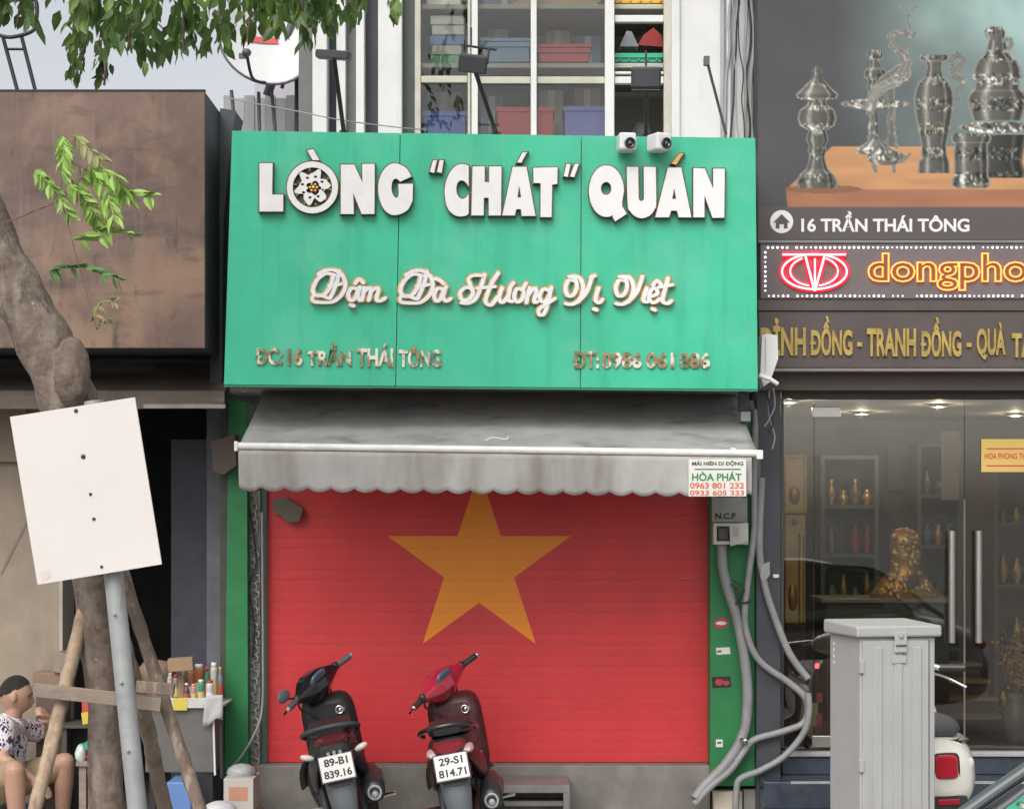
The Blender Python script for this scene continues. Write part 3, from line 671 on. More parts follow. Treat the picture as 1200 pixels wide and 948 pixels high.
mb = MB(); mb.tube([P(851, 158, -0.8), P(829, 74, -1.0)], 0.009, 6); mb.obox(P(828, 72, -1.0), (0.032, 0.04, 0.05))
solo('antenna_rod', mb, m_grey_pl, 'thin slanting rod with a small grey block before the white wall', 'rod')
for x, lab, yaw in ((734.5, 'left one of two white security cameras on the green sign', 0.1), (774, 'right one of two white security cameras on the green sign', 0.45)):
    c = P(x, 168, YS-.10)
    t = thing('security_camera', lab, 'security camera', tuple(c), (0, 0, yaw), 'white security cameras on the sign'); t.scale = (.86, .86, .86)
    part('housing', MB().box(-0.056, 0.056, -0.05, 0.09, -0.052, 0.062), M('camera_white', (0.68, 0.69, 0.69), 0.4), t, True, bevel=0.014)
    part('lens_ring', MB().lathe([(0.001, 0.0), (0.036, 0.0), (0.036, 0.012), (0.026, 0.014), (0.022, 0.006), (0.001, 0.004)], (0.012, -0.05, -0.008), 18, Euler((R(90), 0, 0))), m_black_gloss, t, True)
    part('lens', MB().ell((0.012, -0.056, -0.008), (0.014, 0.008, 0.014), 10), m_grey_pl, t, True)

#@@ CABLES ON THE WHITE WALL
rr = random.Random(11)
cab = []
for i, (x0, x1, r, mt, Y) in enumerate(((847, 847, 0.014, m_grey_wall, -0.13), (854.5, 854, 0.017, m_white_alu, -0.14), (861, 849, 0.010, m_cable_grey, -0.17), (868, 856, 0.006, m_cable, -0.19),
                                  (872, 876, 0.009, m_cable_grey, -0.16), (878, 877, 0.007, m_cable, -0.15), (882, 881, 0.012, m_cable_grey, -0.14), (864, 873, 0.004, m_cable, -0.2), (858, 866, 0.004, m_cable_grey, -0.21))):
    mb = MB(); pts = []
    for k in range(9):
        t = k/8; pts.append(P(x0+(x1-x0)*t + (rr.random()-.5)*(0 if i < 2 else 5), -60 + 235*t, Y))
    mb.tube(cat(pts, 5), r, 7)
    solo('wall_cable' if i > 1 else 'wall_pipe', mb, mt, ['grey pipe running down the white wall', 'white pipe running down the white wall', 'thick grey cable slanting down left to the white pipe', 'thin black cable slanting down beside the white pipe', 'grey cable bowing out on the right of the white wall', 'black cable near the right edge of the white wall', 'grey cable along the right edge of the white wall', 'thin black wire hanging between the wall cables', 'thin grey wire hanging between the wall cables'][i], 'cable' if i > 1 else 'pipe', 'cables and pipes down the white wall')
mb = MB(); mb.tube(cat([P(262, 114, -0.5), P(300, 122, -0.7), P(345, 130, -0.75), P(400, 141, -0.8), P(470, 150, -0.8), P(500, 152, -0.7)], 6), 0.004, 6)
solo('overhead_wire', mb, m_cable_grey, 'thin grey wire sagging across above the left end of the sign', 'wire')
mb = MB(); mb.tube(cat([P(660, 158, -0.93), P(690, 160, -0.95), P(725, 163, -0.95)], 5), 0.004, 6)

#@@ UPPER ROOM STOCK
FZ = 4.2
rk = thing('storage_rack', 'pale metal storage rack seen through the upper window', 'rack', (P(640,0,.3).x, 0.4, FZ))
for yy in (89, 22):
    z = P(0, yy, 0.35).z
    part('shelf', MB().box(P(495,0,.2).x, P(782,0,.2).x, 0.0, 0.7, z-0.03, z), M('pale_shelf', (0.42, 0.41, 0.36), .6), rk, bevel=.004)
for x in (496, 622, 716, 780):
    part('upright', MB().box(P(x,0,.7).x-.015, P(x,0,.7).x+.015, 0.70, 0.73, FZ, 6.2), m_cable_grey, rk)
def crate(name, x0, x1, y0, zb, Y, dep, mat, label, ribs=True, lid=False):
    a = P(x0, 0, Y).x; b = P(x1, 0, Y).x; zt = P(0, y0, Y).z
    t = thing(name, label, 'crate', ((a+b)/2, Y+dep/2, zb), group='boxes stored behind the upper window')
    mb = MB(); th = 0.012; ta = 0.02
    mb.box(a+ta, b-ta, Y+ta, Y+dep-ta, zb, zb+th)
    for (x, X, y, Yy) in ((a, b, Y, Y+th), (a, b, Y+dep-th, Y+dep), (a, a+th, Y+th, Y+dep-th), (b-th, b, Y+th, Y+dep-th)): mb.box(x, X, y, Yy, zb+th, zt-0.02)
    part('shell', mb, mat, t)
    part('rim', MB().box(a-.012, b+.012, Y-.012, Y+.004, zt-.03, zt).box(a-.012, b+.012, Y+dep-.004, Y+dep+.012, zt-.03, zt).box(a-.012, a+.003, Y+.004, Y+dep-.004, zt-.03, zt).box(b-.003, b+.012, Y+.004, Y+dep-.004, zt-.03, zt), mat, t, bevel=.003)
    if ribs:
        n = max(3, int((b-a)/0.055))
        for k in range(n):
            x = a + (k+.5)*(b-a)/n; part('rib', MB().box(x-.006, x+.006, Y-.011, Y-.0005, zb+.02, zt-.032), mat, t)
    if lid: part('lid', MB().box(a-.018, b+.018, Y-.018, Y+dep+.018, zt+.001, zt+.025), mat, t, bevel=.006)
    return t
mblue = M('blue_plastic', (0.06, 0.13, 0.45), 0.4); mred = M('red_plastic', (0.50, 0.05, 0.05), 0.4); mgrn = M('green_plastic', (0.03, 0.36, 0.21), 0.4); myel = M('yellow_plastic', (0.70, 0.40, 0.03), 0.4)
mviol = M('violet_blue_plastic', (0.16, 0.17, 0.50), 0.4); mlblue = M('pale_blue_box', (0.22, 0.32, 0.48), .6)
Z1 = P(0, 89, .35).z; Z2 = P(0, 22, .35).z
crate('plastic_crate', 497, 545, 131, FZ, 0.02, 0.3, mblue, 'blue plastic crate at the bottom left of the upper window')
crate('plastic_crate', 583, 648, 126, FZ, 0.02, 0.35, mred, 'red plastic basket low behind the second window pane')
crate('plastic_crate', 662, 708, 125, FZ, 0.02, 0.3, mviol, 'violet-blue plastic box low behind the third window pane', False)
crate('plastic_crate', 721, 775, 63, Z1, 0.02, 0.3, mgrn, 'green plastic basket on the shelf of the open window bay')
crate('plastic_crate', 721, 780, -30, Z2, 0.02, 0.3, myel, 'yellow plastic crate at the top right of the upper window')
crate('storage_box', 632, 690, 57, Z1, 0.02, 0.3, mred, 'red box on the shelf behind the third window pane', False, True)
crate('storage_box', 566, 620, 50, Z1, 0.02, 0.3, mlblue, 'pale blue box on the shelf behind the second window pane', False, True)
for x0, x1, y0, zb, Yb_, col, lab in ((500, 540, 108, 0, .42, (.5,.48,.42), 'cream box behind the blue crate in the upper window'), (563, 590, 112, 0, .42, (.28,.36,.5), 'grey-blue box behind the red basket in the upper window'), (632, 660, 106, 0, .42, (.55,.52,.46), 'pale box between the red basket and violet box'), (672, 704, 104, 0, .45, (.45,.3,.2), 'tan box behind the violet box in the upper window'),
                              (571, 596, 34, 1, .42, (.6,.6,.58), 'white box behind the pale blue box on the shelf'), (640, 668, 36, 1, .42, (.5,.42,.3), 'beige box behind the red box on the shelf'), (674, 704, 42, 1, .40, (.25,.33,.5), 'slate blue box at the right end of the middle shelf'),
                              (500, 540, -6, 2, .10, (.6,.6,.57), 'white box on the top shelf at the left window'), (566, 616, -14, 2, .3, (.3,.42,.55), 'blue-grey box on the top shelf behind the sticks')):
    zb = (FZ, Z1, Z2)[zb]; a_, b_ = P(x0, 0, Yb_).x, P(x1, 0, Yb_).x; zt2 = P(0, y0, Yb_).z
    o = solo('stored_box', MB().box(a_, b_, Yb_, Yb_+.22, zb+.001, zt2), M('stored_'+lab[:12], col, .6, var=.1), lab, 'box', 'boxes stored behind the upper window', bevel=.004)
    part('tape', MB().box((a_+b_)/2-.02, (a_+b_)/2+.02, Yb_-.002, Yb_+.001, zb+.01, zt2-.004), m_plate, o)
# things in the green basket
solo('folded_bag', MB().prism([(P(745,0,.3).x, P(0,62,.3).z), (P(752,0,.3).x, P(0,50,.3).z), (P(763,0,.3).x, P(0,42,.3).z), (P(772,0,.3).x, P(0,50,.3).z), (P(775,0,.3).x, P(0,64,.3).z)], .10, .22), mred, 'red folded bag poking out of the green basket', 'bag', bevel=.02)
solo('folded_bag', MB().prism([(P(724,0,.3).x, P(0,64,.3).z), (P(732,0,.3).x, P(0,46,.3).z), (P(738,0,.3).x, P(0,47,.3).z), (P(746,0,.3).x, P(0,64,.3).z)], .09, .18), M('grey_bag', (.4,.42,.45), .6), 'pale grey bag poking out of the green basket', 'bag', bevel=.02)
for k in range(5):
    zz = Z1 + 0.003 + k*0.062
    solo('flat_box', MB().box(P(506,0,.3).x+(k % 2)*.012, P(545,0,.3).x, .06, .36, zz, zz+0.058), [M('flat_box_green', (.18,.42,.26), .6), M('flat_box_cream', (.55,.53,.45), .6), M('flat_box_blue', (.17,.25,.5), .6), m_white_alu, m_white_alu][k],
         ['lowest flat green box in the stack on the upper shelf', 'flat cream box above the green one on the upper shelf', 'flat blue box in the middle of the upper shelf stack', 'flat white box above the blue one on the upper shelf', 'topmost flat white box of the upper shelf stack'][k], 'box', 'flat boxes stacked on the upper shelf', bevel=.004)
for k in range(6):
    z = Z2 + 0.012 + 0.022*k
    mb = MB(); a = P(596+4*k % 9, 0, .3).x; mb.obox((a+.28, .10+.015*k, z), (.5, .05, .02), Euler((0, R(3-k), R(2*k))))
    solo('wooden_stick', mb, M('pale_wood', (.52,.38,.24), .7), 'pale wooden stick piled on the top shelf of the upper window', 'stick', 'wooden sticks on the top shelf')
solo('rolled_mat', MB().lathe([(.001, 0), (.075, 0), (.08, .02), (.08, .06), (.07, .08), (.078, .1), (.08, .15), (.068, .17), (.06, .2), (.001, .2)], (P(752,0,.4).x, .4, FZ), 16), M('grey_mat', (.2,.21,.23), .6), 'grey rolled bundle standing in the lower open window bay', 'roll')

#@@ RIGHT POST: METERS, STICKERS, CONDUITS
t = thing('meter_box', 'grey electric meter box with open flap under the awning corner', 'meter box', tuple(P(855, 640, -.2)))
part('notice_plate', MB().rect(834, 876, 583, 612, -0.20, 0.05), M('grey_plate', (.27,.27,.255), .5, var=.15), t, bevel=.003)
part('plate_print', wall_text('N.C.F', 838, 862, 601, 608, -.2005, .001, .04), m_ink, t)
mb = MB().rect(836, 877, 613, 616.5, -.26, .11).rect(836, 877, 634, 638, -.26, .11).rect(836, 840, 616.5, 634, -.26, .11).rect(873, 877, 616.5, 634, -.26, .11).rect(840, 873, 616.5, 634, -.17, .02)
part('case', mb, M('pale_case', (.48,.47,.43), .5, var=.12), t, bevel=.002)
part('flap', MB().pprism([(855, 615), (876, 612), (877, 634), (856, 640)], -.275, .012), M('pale_case', (.48,.47,.43)), t, bevel=.002)
part('flap_window', MB().rect(859, 866, 618, 628, -.279, .004), m_grey_wall, t)
part('breaker', MB().rect(842, 853, 619, 632, -.22, .05), M('breaker_grey', (.12,.11,.10), .5), t)
for nm, lp, mt, lab in (('round_sticker', ellip(845, 730, 9, 6.5, 20), M('sticker_red', (.45,.05,.05), .5), 'round red and white sticker on the right green post'),
                    ('paper_sticker', [(839,759),(855,758),(856,766),(840,767)], m_plate, 'small white sticker on the right green post below the round one'),
                    ('paper_sticker', [(834,793),(856,792),(857,805),(835,806)], m_ink, 'dark sticker with red picture on the right green post'),
                    ('paper_sticker', [(839,866),(847,866),(847,875),(839,875)], m_plate, 'tiny white sticker low on the right green post')):
    o = solo(nm, loops_mb([lp], -.1415, .001, 0, 0), mt, lab, 'sticker')
    c = lp[0]
    if nm == 'round_sticker': part('sticker_print', loops_mb([ellip(845, 730, 6.5, 2.2, 14)], -.1425, .0008, 0, 0), m_plate, o)
    elif mt is m_ink: part('sticker_print', loops_mb([ellip(843, 799, 5, 4, 12), ellip(851, 800, 4, 3, 12)], -.1425, .0008, 0, 0), M('sticker_red', (.45,.05,.05)), o)
    else: part('sticker_print', loops_mb([[(c[0]+1.5, c[1]+3), (c[0]+6.5, c[1]+2.5), (c[0]+6.5, c[1]+5), (c[0]+1.5, c[1]+5.5)]], -.1425, .0008, 0, 0), m_grey_pl, o)
def conduit(pts, r, mat, label, name='conduit', corr=False, n=8):
    q = cat([P(*p) for p in pts], 10); mb = MB()
    if corr:
        L = [0.0]
        for i in range(1, len(q)): L.append(L[-1] + (q[i]-q[i-1]).length)
        s, out, rad = 0.0, [], []; i = 0; k = 0
        while s < L[-1]:
            while L[i+1] < s: i += 1
            out.append(q[i].lerp(q[i+1], (s-L[i])/max(1e-6, L[i+1]-L[i]))); rad.append(r*(1.0 if k % 2 else 0.86)); k += 1; s += 0.009
        mb.tube(out, rad, n)
    else: mb.tube(q, r, n)
    solo(name, mb, mat, label, 'conduit', 'grey conduits hanging down the right post')
conduit([(846, 638, -.19), (847, 665, -.2), (853, 690, -.21), (864, 725, -.22), (873, 775, -.22), (876, 820, -.22), (871, 860, -.22), (852, 893, -.24), (826, 920, -.27), (814, 936, -.3)], px(6.6, -.2), m_pvc, 'thick ribbed grey conduit curving from the meter box to the plinth', corr=True, n=10)
conduit([(886, 480, -.2), (884, 560, -.22), (884, 620, -.23), (878, 670, -.24), (873, 715, -.25), (876, 745, -.25), (891, 775, -.25), (925, 800, -.26), (945, 820, -.27), (943, 845, -.27), (920, 856, -.27), (885, 866, -.26), (872, 880, -.25), (855, 903, -.27), (832, 922, -.29), (814, 942, -.31)], px(4.0, -.25), m_pvc, 'long grey conduit looping out right in an S bend before the slate pillar')
conduit([(893, 560, -.22), (890, 640, -.24), (895, 680, -.25), (905, 715, -.26), (925, 765, -.27), (947, 795, -.28)], px(4.3, -.25), m_pvc, 'straight grey conduit slanting down right across the slate pillar')
conduit([(947, 812, -.3), (948, 835, -.3), (942, 858, -.29), (920, 885, -.28), (892, 902, -.27), (868, 912, -.25), (863, 926, -.24), (862, 960, -.24)], px(4.0, -.25), m_pvc, 'lower grey conduit sweeping from beside the cabinet to the cream block')
conduit([(880, 470, -.16), (888, 500, -.18), (889, 540, -.2), (887, 600, -.2), (886, 640, -.2)], px(4.5, -.2), M('dark_grey_pipe', (.13,.135,.14), .5), 'dark grey pipe dropping behind the right awning end')
mb = MB()
for a, b, c in (((860,680), (872,690), (866,700)), ((856,684), (868,696), (862,708)), ((862,700), (872,706), (880,704))): mb.tube(cat([P(*a, -.26), P(*b, -.28), P(*c, -.26)], 6), .006, 6)
solo('cable_knot', mb, m_cable, 'knot of black cable ties round the conduits on the right post', 'cable tie')
mb = MB(); mb.obox(P(870, 866, -.29), (.05, .03, .02), Euler((0, R(30), 0))); mb.obox(P(874, 869, -.3), (.02, .02, .03), Euler((0, R(-20), 0)))
solo('pipe_clamp', mb, m_chrome, 'shiny clamp joining two grey conduits low on the post', 'clamp', bevel=.003)
mb = MB().pprism([(892, 662), (902, 658), (902, 674), (895, 682), (891, 676)], -.27, .05)
solo('junction_box', mb, m_galv, 'small grey junction box on the conduit beside the slate pillar', 'junction box', bevel=.004)
mb = MB(); mb.rect(906, 913, 673, 677, -.24, .03); solo('switch_button', mb, m_plate, 'tiny white button on the slate pillar', 'button', bevel=.003)
t = thing('white_casing', 'tapered white plastic casing hanging beside the sign\'s right edge', 'casing', tuple(P(902, 455, -.75)))
part('body', MB().pprism([(893, 393), (898, 391), (911, 393), (912, 420), (905, 440), (902, 448), (895, 453), (891, 440)], -.80, .14), m_white_alu, t, bevel=.006)
part('seam', MB().rect(896.5, 897.3, 395, 436, -.803, .004), m_cable_grey, t)
part('rod', MB().tube([P(890, 440, -.84), P(902, 444, -.86), P(911, 450, -.84)], .013, 8), m_bar, t)
for i, pts in enumerate((((902, 458), (900, 478), (904, 498), (908, 512), (905, 526)), ((899, 460), (903, 482), (906, 496), (900, 508)), ((906, 455), (908, 475), (902, 490), (896, 500)))):
    mb = MB(); mb.tube(cat([P(x, y, -.5-.03*i) for x, y in pts], 6), .005, 6)
    solo('loose_wire', mb, (m_cable_grey, m_cable, m_cable_grey)[i], ('pale loose wire dangling longest below the white casing', 'black loose wire dangling below the white casing', 'short pale wire curling left below the white casing')[i], 'wire', 'loose wires below the casing')
t = thing('awning_bracket', 'grey pivot bracket at the right end of the awning', 'bracket', tuple(P(878, 490, -.9)))
part('plate', MB().rect(868, 880, 482, 494, -.8, .08), m_galv, t, bevel=.006)
part('stem', MB().rect(866, 878, 455, 482, -.75, .04), m_dark_side, t, bevel=.004)

#@@ SHOWROOM ON THE RIGHT
sr = thing('showroom_building', 'dark-clad showroom with glass doors and stone steps right of the restaurant', 'building', (2.6, 0, 0))
xr0 = P(886, 0, -.2).x; XR = 5.4
SZ = P(0, 880, -.1).z
mb = MB().rect(886.5, 915, 452, 1010, -.22, .35); part('corner_pillar', mb, m_pillar, sr, bevel=.004)
mb = MB(); a = P(0, 458, -.1).z; mb.box(xr0+.01, XR, -.12, .2, a, 7.0); part('facade', mb, m_brownclad, sr)
mb = MB().box(XR, XR+.4, -.22, .2, 0, 7.0); part('corner_pillar', mb, m_pillar, sr)
mb = MB(); x1 = P(915, 0, -.1).x
mb.box(xr0+.13, XR, 3.4, 3.5, SZ, a+.3); part('back_wall', mb, M('showroom_back_wall', (.17, .155, .125), .7, var=.25, scale=2), sr)
mb = MB().box(xr0+.02, xr0+.12, .16, 3.4, SZ, a+.3).box(XR, XR+.1, .2, 3.4, SZ, a+.3); part('side_wall', mb, M('showroom_side_wall', (.22, .21, .16), .7, var=.2), sr)
mb = MB().box(xr0+.13, XR-.01, .2, 3.39, a-.02, a+.08); part('ceiling', mb, M('showroom_ceiling', (.40, .38, .30), .7), sr)
mb = MB().box(xr0+.13, XR-.01, -.02, 3.39, 0, SZ); part('floor', mb, M('showroom_floor', (.10, .09, .085), .25, var=.25), sr)
for i, (z1, z2_, y0, y1) in enumerate(((.332, SZ-.028, -.14, -.03), (.17, .331, -.46, -.03), (0.0, .169, -.78, -.03))):
    part('step', MB().box(x1-.15 if i else x1+.001, XR-.01, y0, y1, z1, z2_), m_stone, sr, bevel=.006)
part('sill', MB().box(x1+.002, XR-.01, -.16, -.021, SZ-.026, SZ), m_stone_edge, sr, bevel=.004)
part('step_edge', MB().box(x1+.01, XR-.02, -.463, -.44, .32, .334), m_stone_edge, sr)
# glass front
part('door_head', MB().box(x1, XR, -.14, -.05, a-.05, a+.002), m_brownclad, sr, bevel=.004)
mb = MB().rect(915.3, 918.5, 464, 876, -.10, .03); part('jamb', mb, m_brownclad, sr)
glassparts = ((919, 953.5), (954.5, 1129.5), (1130.5, 1304), (1305, 1345))
for i, (x0, x1_) in enumerate(glassparts):
    o = part('glass_pane' if i in (0, 3) else 'glass_door', MB().rect(x0, x1_, 466, 877, -.085, .012), m_glass, sr)
    if i in (1, 2):
        part('patch_fitting', MB().rect(952 if i == 1 else 1272, 985 if i == 1 else 1306, 477, 489, -.095, .03), m_steel, o, bevel=.003)
        part('patch_fitting', MB().rect(952 if i == 1 else 1272, 985 if i == 1 else 1306, 862, 875, -.095, .03), m_steel, o, bevel=.003)
        xh = 1115.5 if i == 1 else 1147
        mb = MB().tube([P(xh, 622, -.14), P(xh, 753, -.14)], px(4.1, -.14), 12)
        h = part('door_handle', mb, m_steel, o)
        mb = MB()
        for y in (637, 738): mb.tube([P(xh, y, -.14), P(xh, y, -.08)], .009, 8)
        part('standoff', mb, m_steel, h)
part('door_edge_strip', MB().rect(1129.3, 1131.2, 585, 876, -.088, .004), M('door_edge', (.15, .12, .10), .4), sr)

# notice on the glass
nt_ = solo('yellow_notice', MB().rect(1150, 1215, 514.5, 553, -.092, .003), M('yellow_card', (.60, .42, .12), .5, var=.06), 'yellow notice with red print on the glass door', 'notice')
mrk = M('red_ink', (.50, .06, .04), .5)
for s, x0, x1_, y0, y1, of in (('HOA PHONG THUY', 1154, 1211, 531, 538, .02),):
    part('print_line', wall_text(s, x0, x1_, y0, y1, -.0925, .0006, of), mrk, nt_)
for y in (525, 545): part('print_rule', MB().rect(1156, 1209, y, y+1.6, -.0927, .0004), mrk, nt_)

#@@ BILLBOARD PICTURE
def billboard():
    Yb = -.36; X0, X1, Y0, Y1, st = 889.0, 1345.0, -70.0, 281.0, 1.15
    xs = np.arange(X0, X1+.01, st); ys = np.arange(Y0, Y1+.01, st); W, H = len(xs), len(ys)
    gx, gy = np.meshgrid(xs, ys); img = np.zeros((H, W, 3))
    def vn(x, y, s):
        x = x/s; y = y/s; xi = np.floor(x); yi = np.floor(y); fx = x-xi; fy = y-yi; fx = fx*fx*(3-2*fx); fy = fy*fy*(3-2*fy)
        h = lambda i, j: np.modf(np.abs(np.sin(i*127.1+j*311.7)*43758.5453))[0]
        return (h(xi, yi)*(1-fx)+h(xi+1, yi)*fx)*(1-fy) + (h(xi, yi+1)*(1-fx)+h(xi+1, yi+1)*fx)*fy
    n1 = vn(gx, gy, 90)*.6 + vn(gx, gy, 34)*.3 + vn(gx, gy, 14)*.1
    t = np.clip((gx-980)/230, 0, 1)*np.clip(1.1-gy/260, 0, 1)
    k = np.clip(t*1.15*(.45+n1), 0, 1)[..., None]
    img[:] = np.array((.068, .069, .074))*(1-k) + np.array((.30, .43, .41))*k
    img *= (.82+.36*n1)[..., None]
    def blend(mask, col): img[:] = img*(1-mask[..., None]) + col*mask[..., None]
    def aa(d): return np.clip(.5-d/st, 0, 1)
    def poly(pts):
        d = np.full(gx.shape, -1e9)
        n = len(pts); A = sum(pts[i][0]*pts[(i+1) % n][1]-pts[(i+1) % n][0]*pts[i][1] for i in range(n)); sg_ = 1 if A > 0 else -1
        for i in range(n):
            (ax, ay), (bx, by) = pts[i], pts[(i+1) % n]; l = math.hypot(bx-ax, by-ay)
            d = np.maximum(d, -sg_*((bx-ax)*(gy-ay)-(by-ay)*(gx-ax))/l)
        return aa(d)
    wood = .88 + .24*vn(gx, gy*6, 40)
    blend(poly([(975, 172), (1400, 172), (1400, 222.5), (921, 222.5)]), np.array((.47, .245, .115))*wood[..., None])
    blend(poly([(921, 222.5), (1400, 222.5), (1400, 243), (923, 243)]), np.array((.33, .15, .085))*wood[..., None])
    blend(poly([(880, 243), (1400, 243), (1400, 290), (880, 290)]), np.array((.10, .083, .078))*np.ones_like(gx)[..., None])
    blend(aa(np.hypot((gx-965)/45, (gy-222)/5)*20-20), np.array((.25, .12, .06))*np.ones_like(gx)[..., None]*.9)
    Z = lambda x, y: (880+x/3.16, y/3.16)
    def metal(u, orn, warm=1.0, dark=1.0):
        au = np.arcsin(np.clip(u, -1, 1))
        base = .030 + .070*np.cos(au+.35)**2
        rim = np.clip((np.abs(u)-.86)/.08, 0, 1)
        hi = np.exp(-((u+.42)/.12)**2) + .5*np.exp(-((u-.58)/.07)**2)
        fine = vn(gx*1.0+au*4, gy, 2.6)*.6 + vn(gx+31, gy+17, 5.2)*.4
        band = np.clip(np.sin(gy/4.6)*1.6+.7, 0, 1)
        v = base*(1 + orn*band*(fine-.5)*2.0) + .16*rim + .22*hi*(.45+.7*fine) + .34*orn*band*np.clip((fine-.62)*4, 0, 1)*np.cos(au)
        v = np.clip(v*dark, .010, .8)
        return np.stack([v*1.03, v*1.02, v*.90*warm], -1)
    def lathe(cx, prof, orn=1.0, warm=1.0, dark=1.0):
        py = np.array([p[0] for p in prof])/3.16; ph = np.array([p[1] for p in prof])/3.16; cx = 880+cx/3.16
        hw = np.interp(gy, py, ph); u = (gx-cx)/np.maximum(hw, .1)
        d = np.maximum(np.abs(gx-cx)-hw, np.maximum(py[0]-gy, gy-py[-1]))
        seam = np.abs(np.gradient(hw, axis=0))
        c = metal(u, orn, warm, dark)*(1+np.clip(seam-.8, 0, .8))[..., None]
        blend(aa(d), c)
    def stroke(pts, r0, r1=None, warm=1.0, v=.36):
        r1 = r0 if r1 is None else r1; pts = [Z(*p) for p in pts]; n = len(pts)-1
        best = np.full(gx.shape, 1e9); uu = np.zeros(gx.shape)
        for i in range(n):
            (ax, ay), (bx, by) = pts[i], pts[i+1]; l2 = (bx-ax)**2+(by-ay)**2
            tt = np.clip(((gx-ax)*(bx-ax)+(gy-ay)*(by-ay))/l2, 0, 1)
            dd = np.hypot(gx-ax-tt*(bx-ax), gy-ay-tt*(by-ay)); rr_ = (r0+(r1-r0)*(i+tt)/n)/3.16
            e = dd-rr_; uu = np.where(e < best, dd/np.maximum(rr_, .1), uu); best = np.minimum(best, e)
        c = metal(uu*.78-.1, .30, warm)*(v/.17)
        blend(aa(best), np.clip(c, 0, .8))
    def oval(cx, cy, rx, ry, v=1.0, warm=1.0):
        cx, cy = Z(cx, cy); rx /= 3.16; ry /= 3.16
        q = np.hypot((gx-cx)/rx, (gy-cy)/ry); blend(aa((q-1)*min(rx, ry)), np.clip(metal((gx-cx)/rx*q, 1.2, warm)*v, 0, .85))
    lathe(245, [(245,5),(262,18),(280,14),(295,22),(330,55),(352,80),(366,72),(372,30),(390,38),(410,65),(440,73),(465,65),(485,30),(500,38),(520,42),(540,30),(560,35),(580,28),(600,32),(625,40),(650,66),(680,78),(697,70)], .9)
    lathe(460, [(185,26),(205,30),(215,28),(225,15),(250,20),(262,40),(285,42),(300,25),(330,32),(360,18),(400,14),(430,12),(480,9),(515,14),(540,50),(560,76),(572,60)], 1.0)
    oval(458, 386, 120, 19, 1.9); oval(458, 383, 104, 11, 1.3)
    stroke([(445,420),(436,520)], 6); stroke([(505,350),(512,440),(505,560)], 9, 7, v=.30); stroke([(530,330),(528,440),(540,545)], 6)
    oval(500, 585, 72, 28, 1.3); stroke([(555,600),(590,570)], 9, 4); stroke([(455,615),(462,632)], 8); stroke([(530,615),(530,632)], 8)
    stroke([(440,415),(455,350),(500,305),(560,270)], 16, 36, v=.34); stroke([(430,400),(470,330),(540,300)], 10, 22, v=.45)
    stroke([(560,270),(580,235),(552,195),(520,165),(516,135),(545,117),(575,125),(605,130)], 20, 8, v=.36)
    stroke([(575,205),(588,150),(583,60)], 5); stroke([(548,30),(570,45),(583,48),(598,42),(612,28)], 5, v=.42)
    stroke([(735,225),(760,200),(785,225),(770,255),(745,250),(755,290),(790,300),(775,330),(750,345),(765,370)], 10, 9, v=.33)
    stroke([(1085,225),(1060,200),(1035,225),(1050,255),(1070,290),(1040,330)], 10, 9, v=.33)
    lathe(678, [(205,55),(222,54),(230,30),(250,25),(285,34),(310,60),(340,72),(370,76),(420,71),(480,60),(540,46),(575,48),(600,58),(642,60)], .9)
    oval(660, 480, 24, 26, 1.5, .8)
    lathe(912, [(100,16),(120,30),(140,28),(165,34),(195,42),(205,48),(225,72),(250,86),(290,95),(298,82),(330,86),(342,100),(362,113),(400,106),(430,98),(447,92)], 1.25)
    stroke([(935,150),(960,145),(965,165),(950,190)], 8); oval(895, 125, 30, 26, 1.3)
    lathe(912, [(500,110),(560,98),(600,92),(640,104),(660,100)], 1.3, 1, .45)
    oval(912, 472, 138, 22, 1.7); oval(912, 466, 118, 12, 1.0)
    lathe(815, [(495,72),(512,76),(526,72),(532,62),(600,64),(650,64),(665,70),(690,72),(697,60)], 1.4)
    lathe(1170, [(205,55),(222,54),(230,30),(250,25),(285,34),(310,60),(340,72),(370,76),(420,71),(480,60),(540,46),(575,48),(600,58),(642,60)], .9)
    k = (Yb+D)/F
    v = np.stack([(gx-600)*k, np.full(gx.shape, Yb), CH-(gy-HY)*k], -1).reshape(-1, 3)
    idx = np.arange(W*H).reshape(H, W)
    f = np.stack([idx[:-1, :-1], idx[1:, :-1], idx[1:, 1:], idx[:-1, 1:]], -1).reshape(-1, 4)
    root = thing('billboard', 'dark billboard picturing bronze vases and a crane on an orange table', 'billboard', tuple(P(1100, 281, Yb)))
    c0 = Vector(root.location); v = v - np.array(c0)
    me = bpy.data.meshes.new('picture'); me.vertices.add(len(v)); me.vertices.foreach_set('co', v.ravel())
    me.loops.add(f.size); me.polygons.add(len(f)); me.loops.foreach_set('vertex_index', f.ravel().astype(np.int32))
    me.polygons.foreach_set('loop_start', np.arange(0, f.size, 4, dtype=np.int32))
    ca = me.color_attributes.new('print', 'FLOAT_COLOR', 'POINT')
    ca.data.foreach_set('color', np.concatenate([img.reshape(-1, 3), np.ones((W*H, 1))], 1).ravel().astype(np.float32))
    me.update(calc_edges=True); me.validate(); me.materials.append(printed('printed_vinyl'))
    o = link(bpy.data.objects.new('picture', me)); o.parent = root; WM[o] = WM[root]
    part('box', MB().rect(888.2, 1345.6, -71, 282, Yb+.003, .23), m_pillar, root)
    part('address_line', wall_text('16 TRẦN THÁI TÔNG', 939, 1136, 248, 272, Yb, .002, .028), m_white_print, root)
    ic = part('house_icon', loops_mb([ellip(916, 260, 13.5, 13.5, 28)], Yb-.002, .001, 0, 0), m_white_print, root)
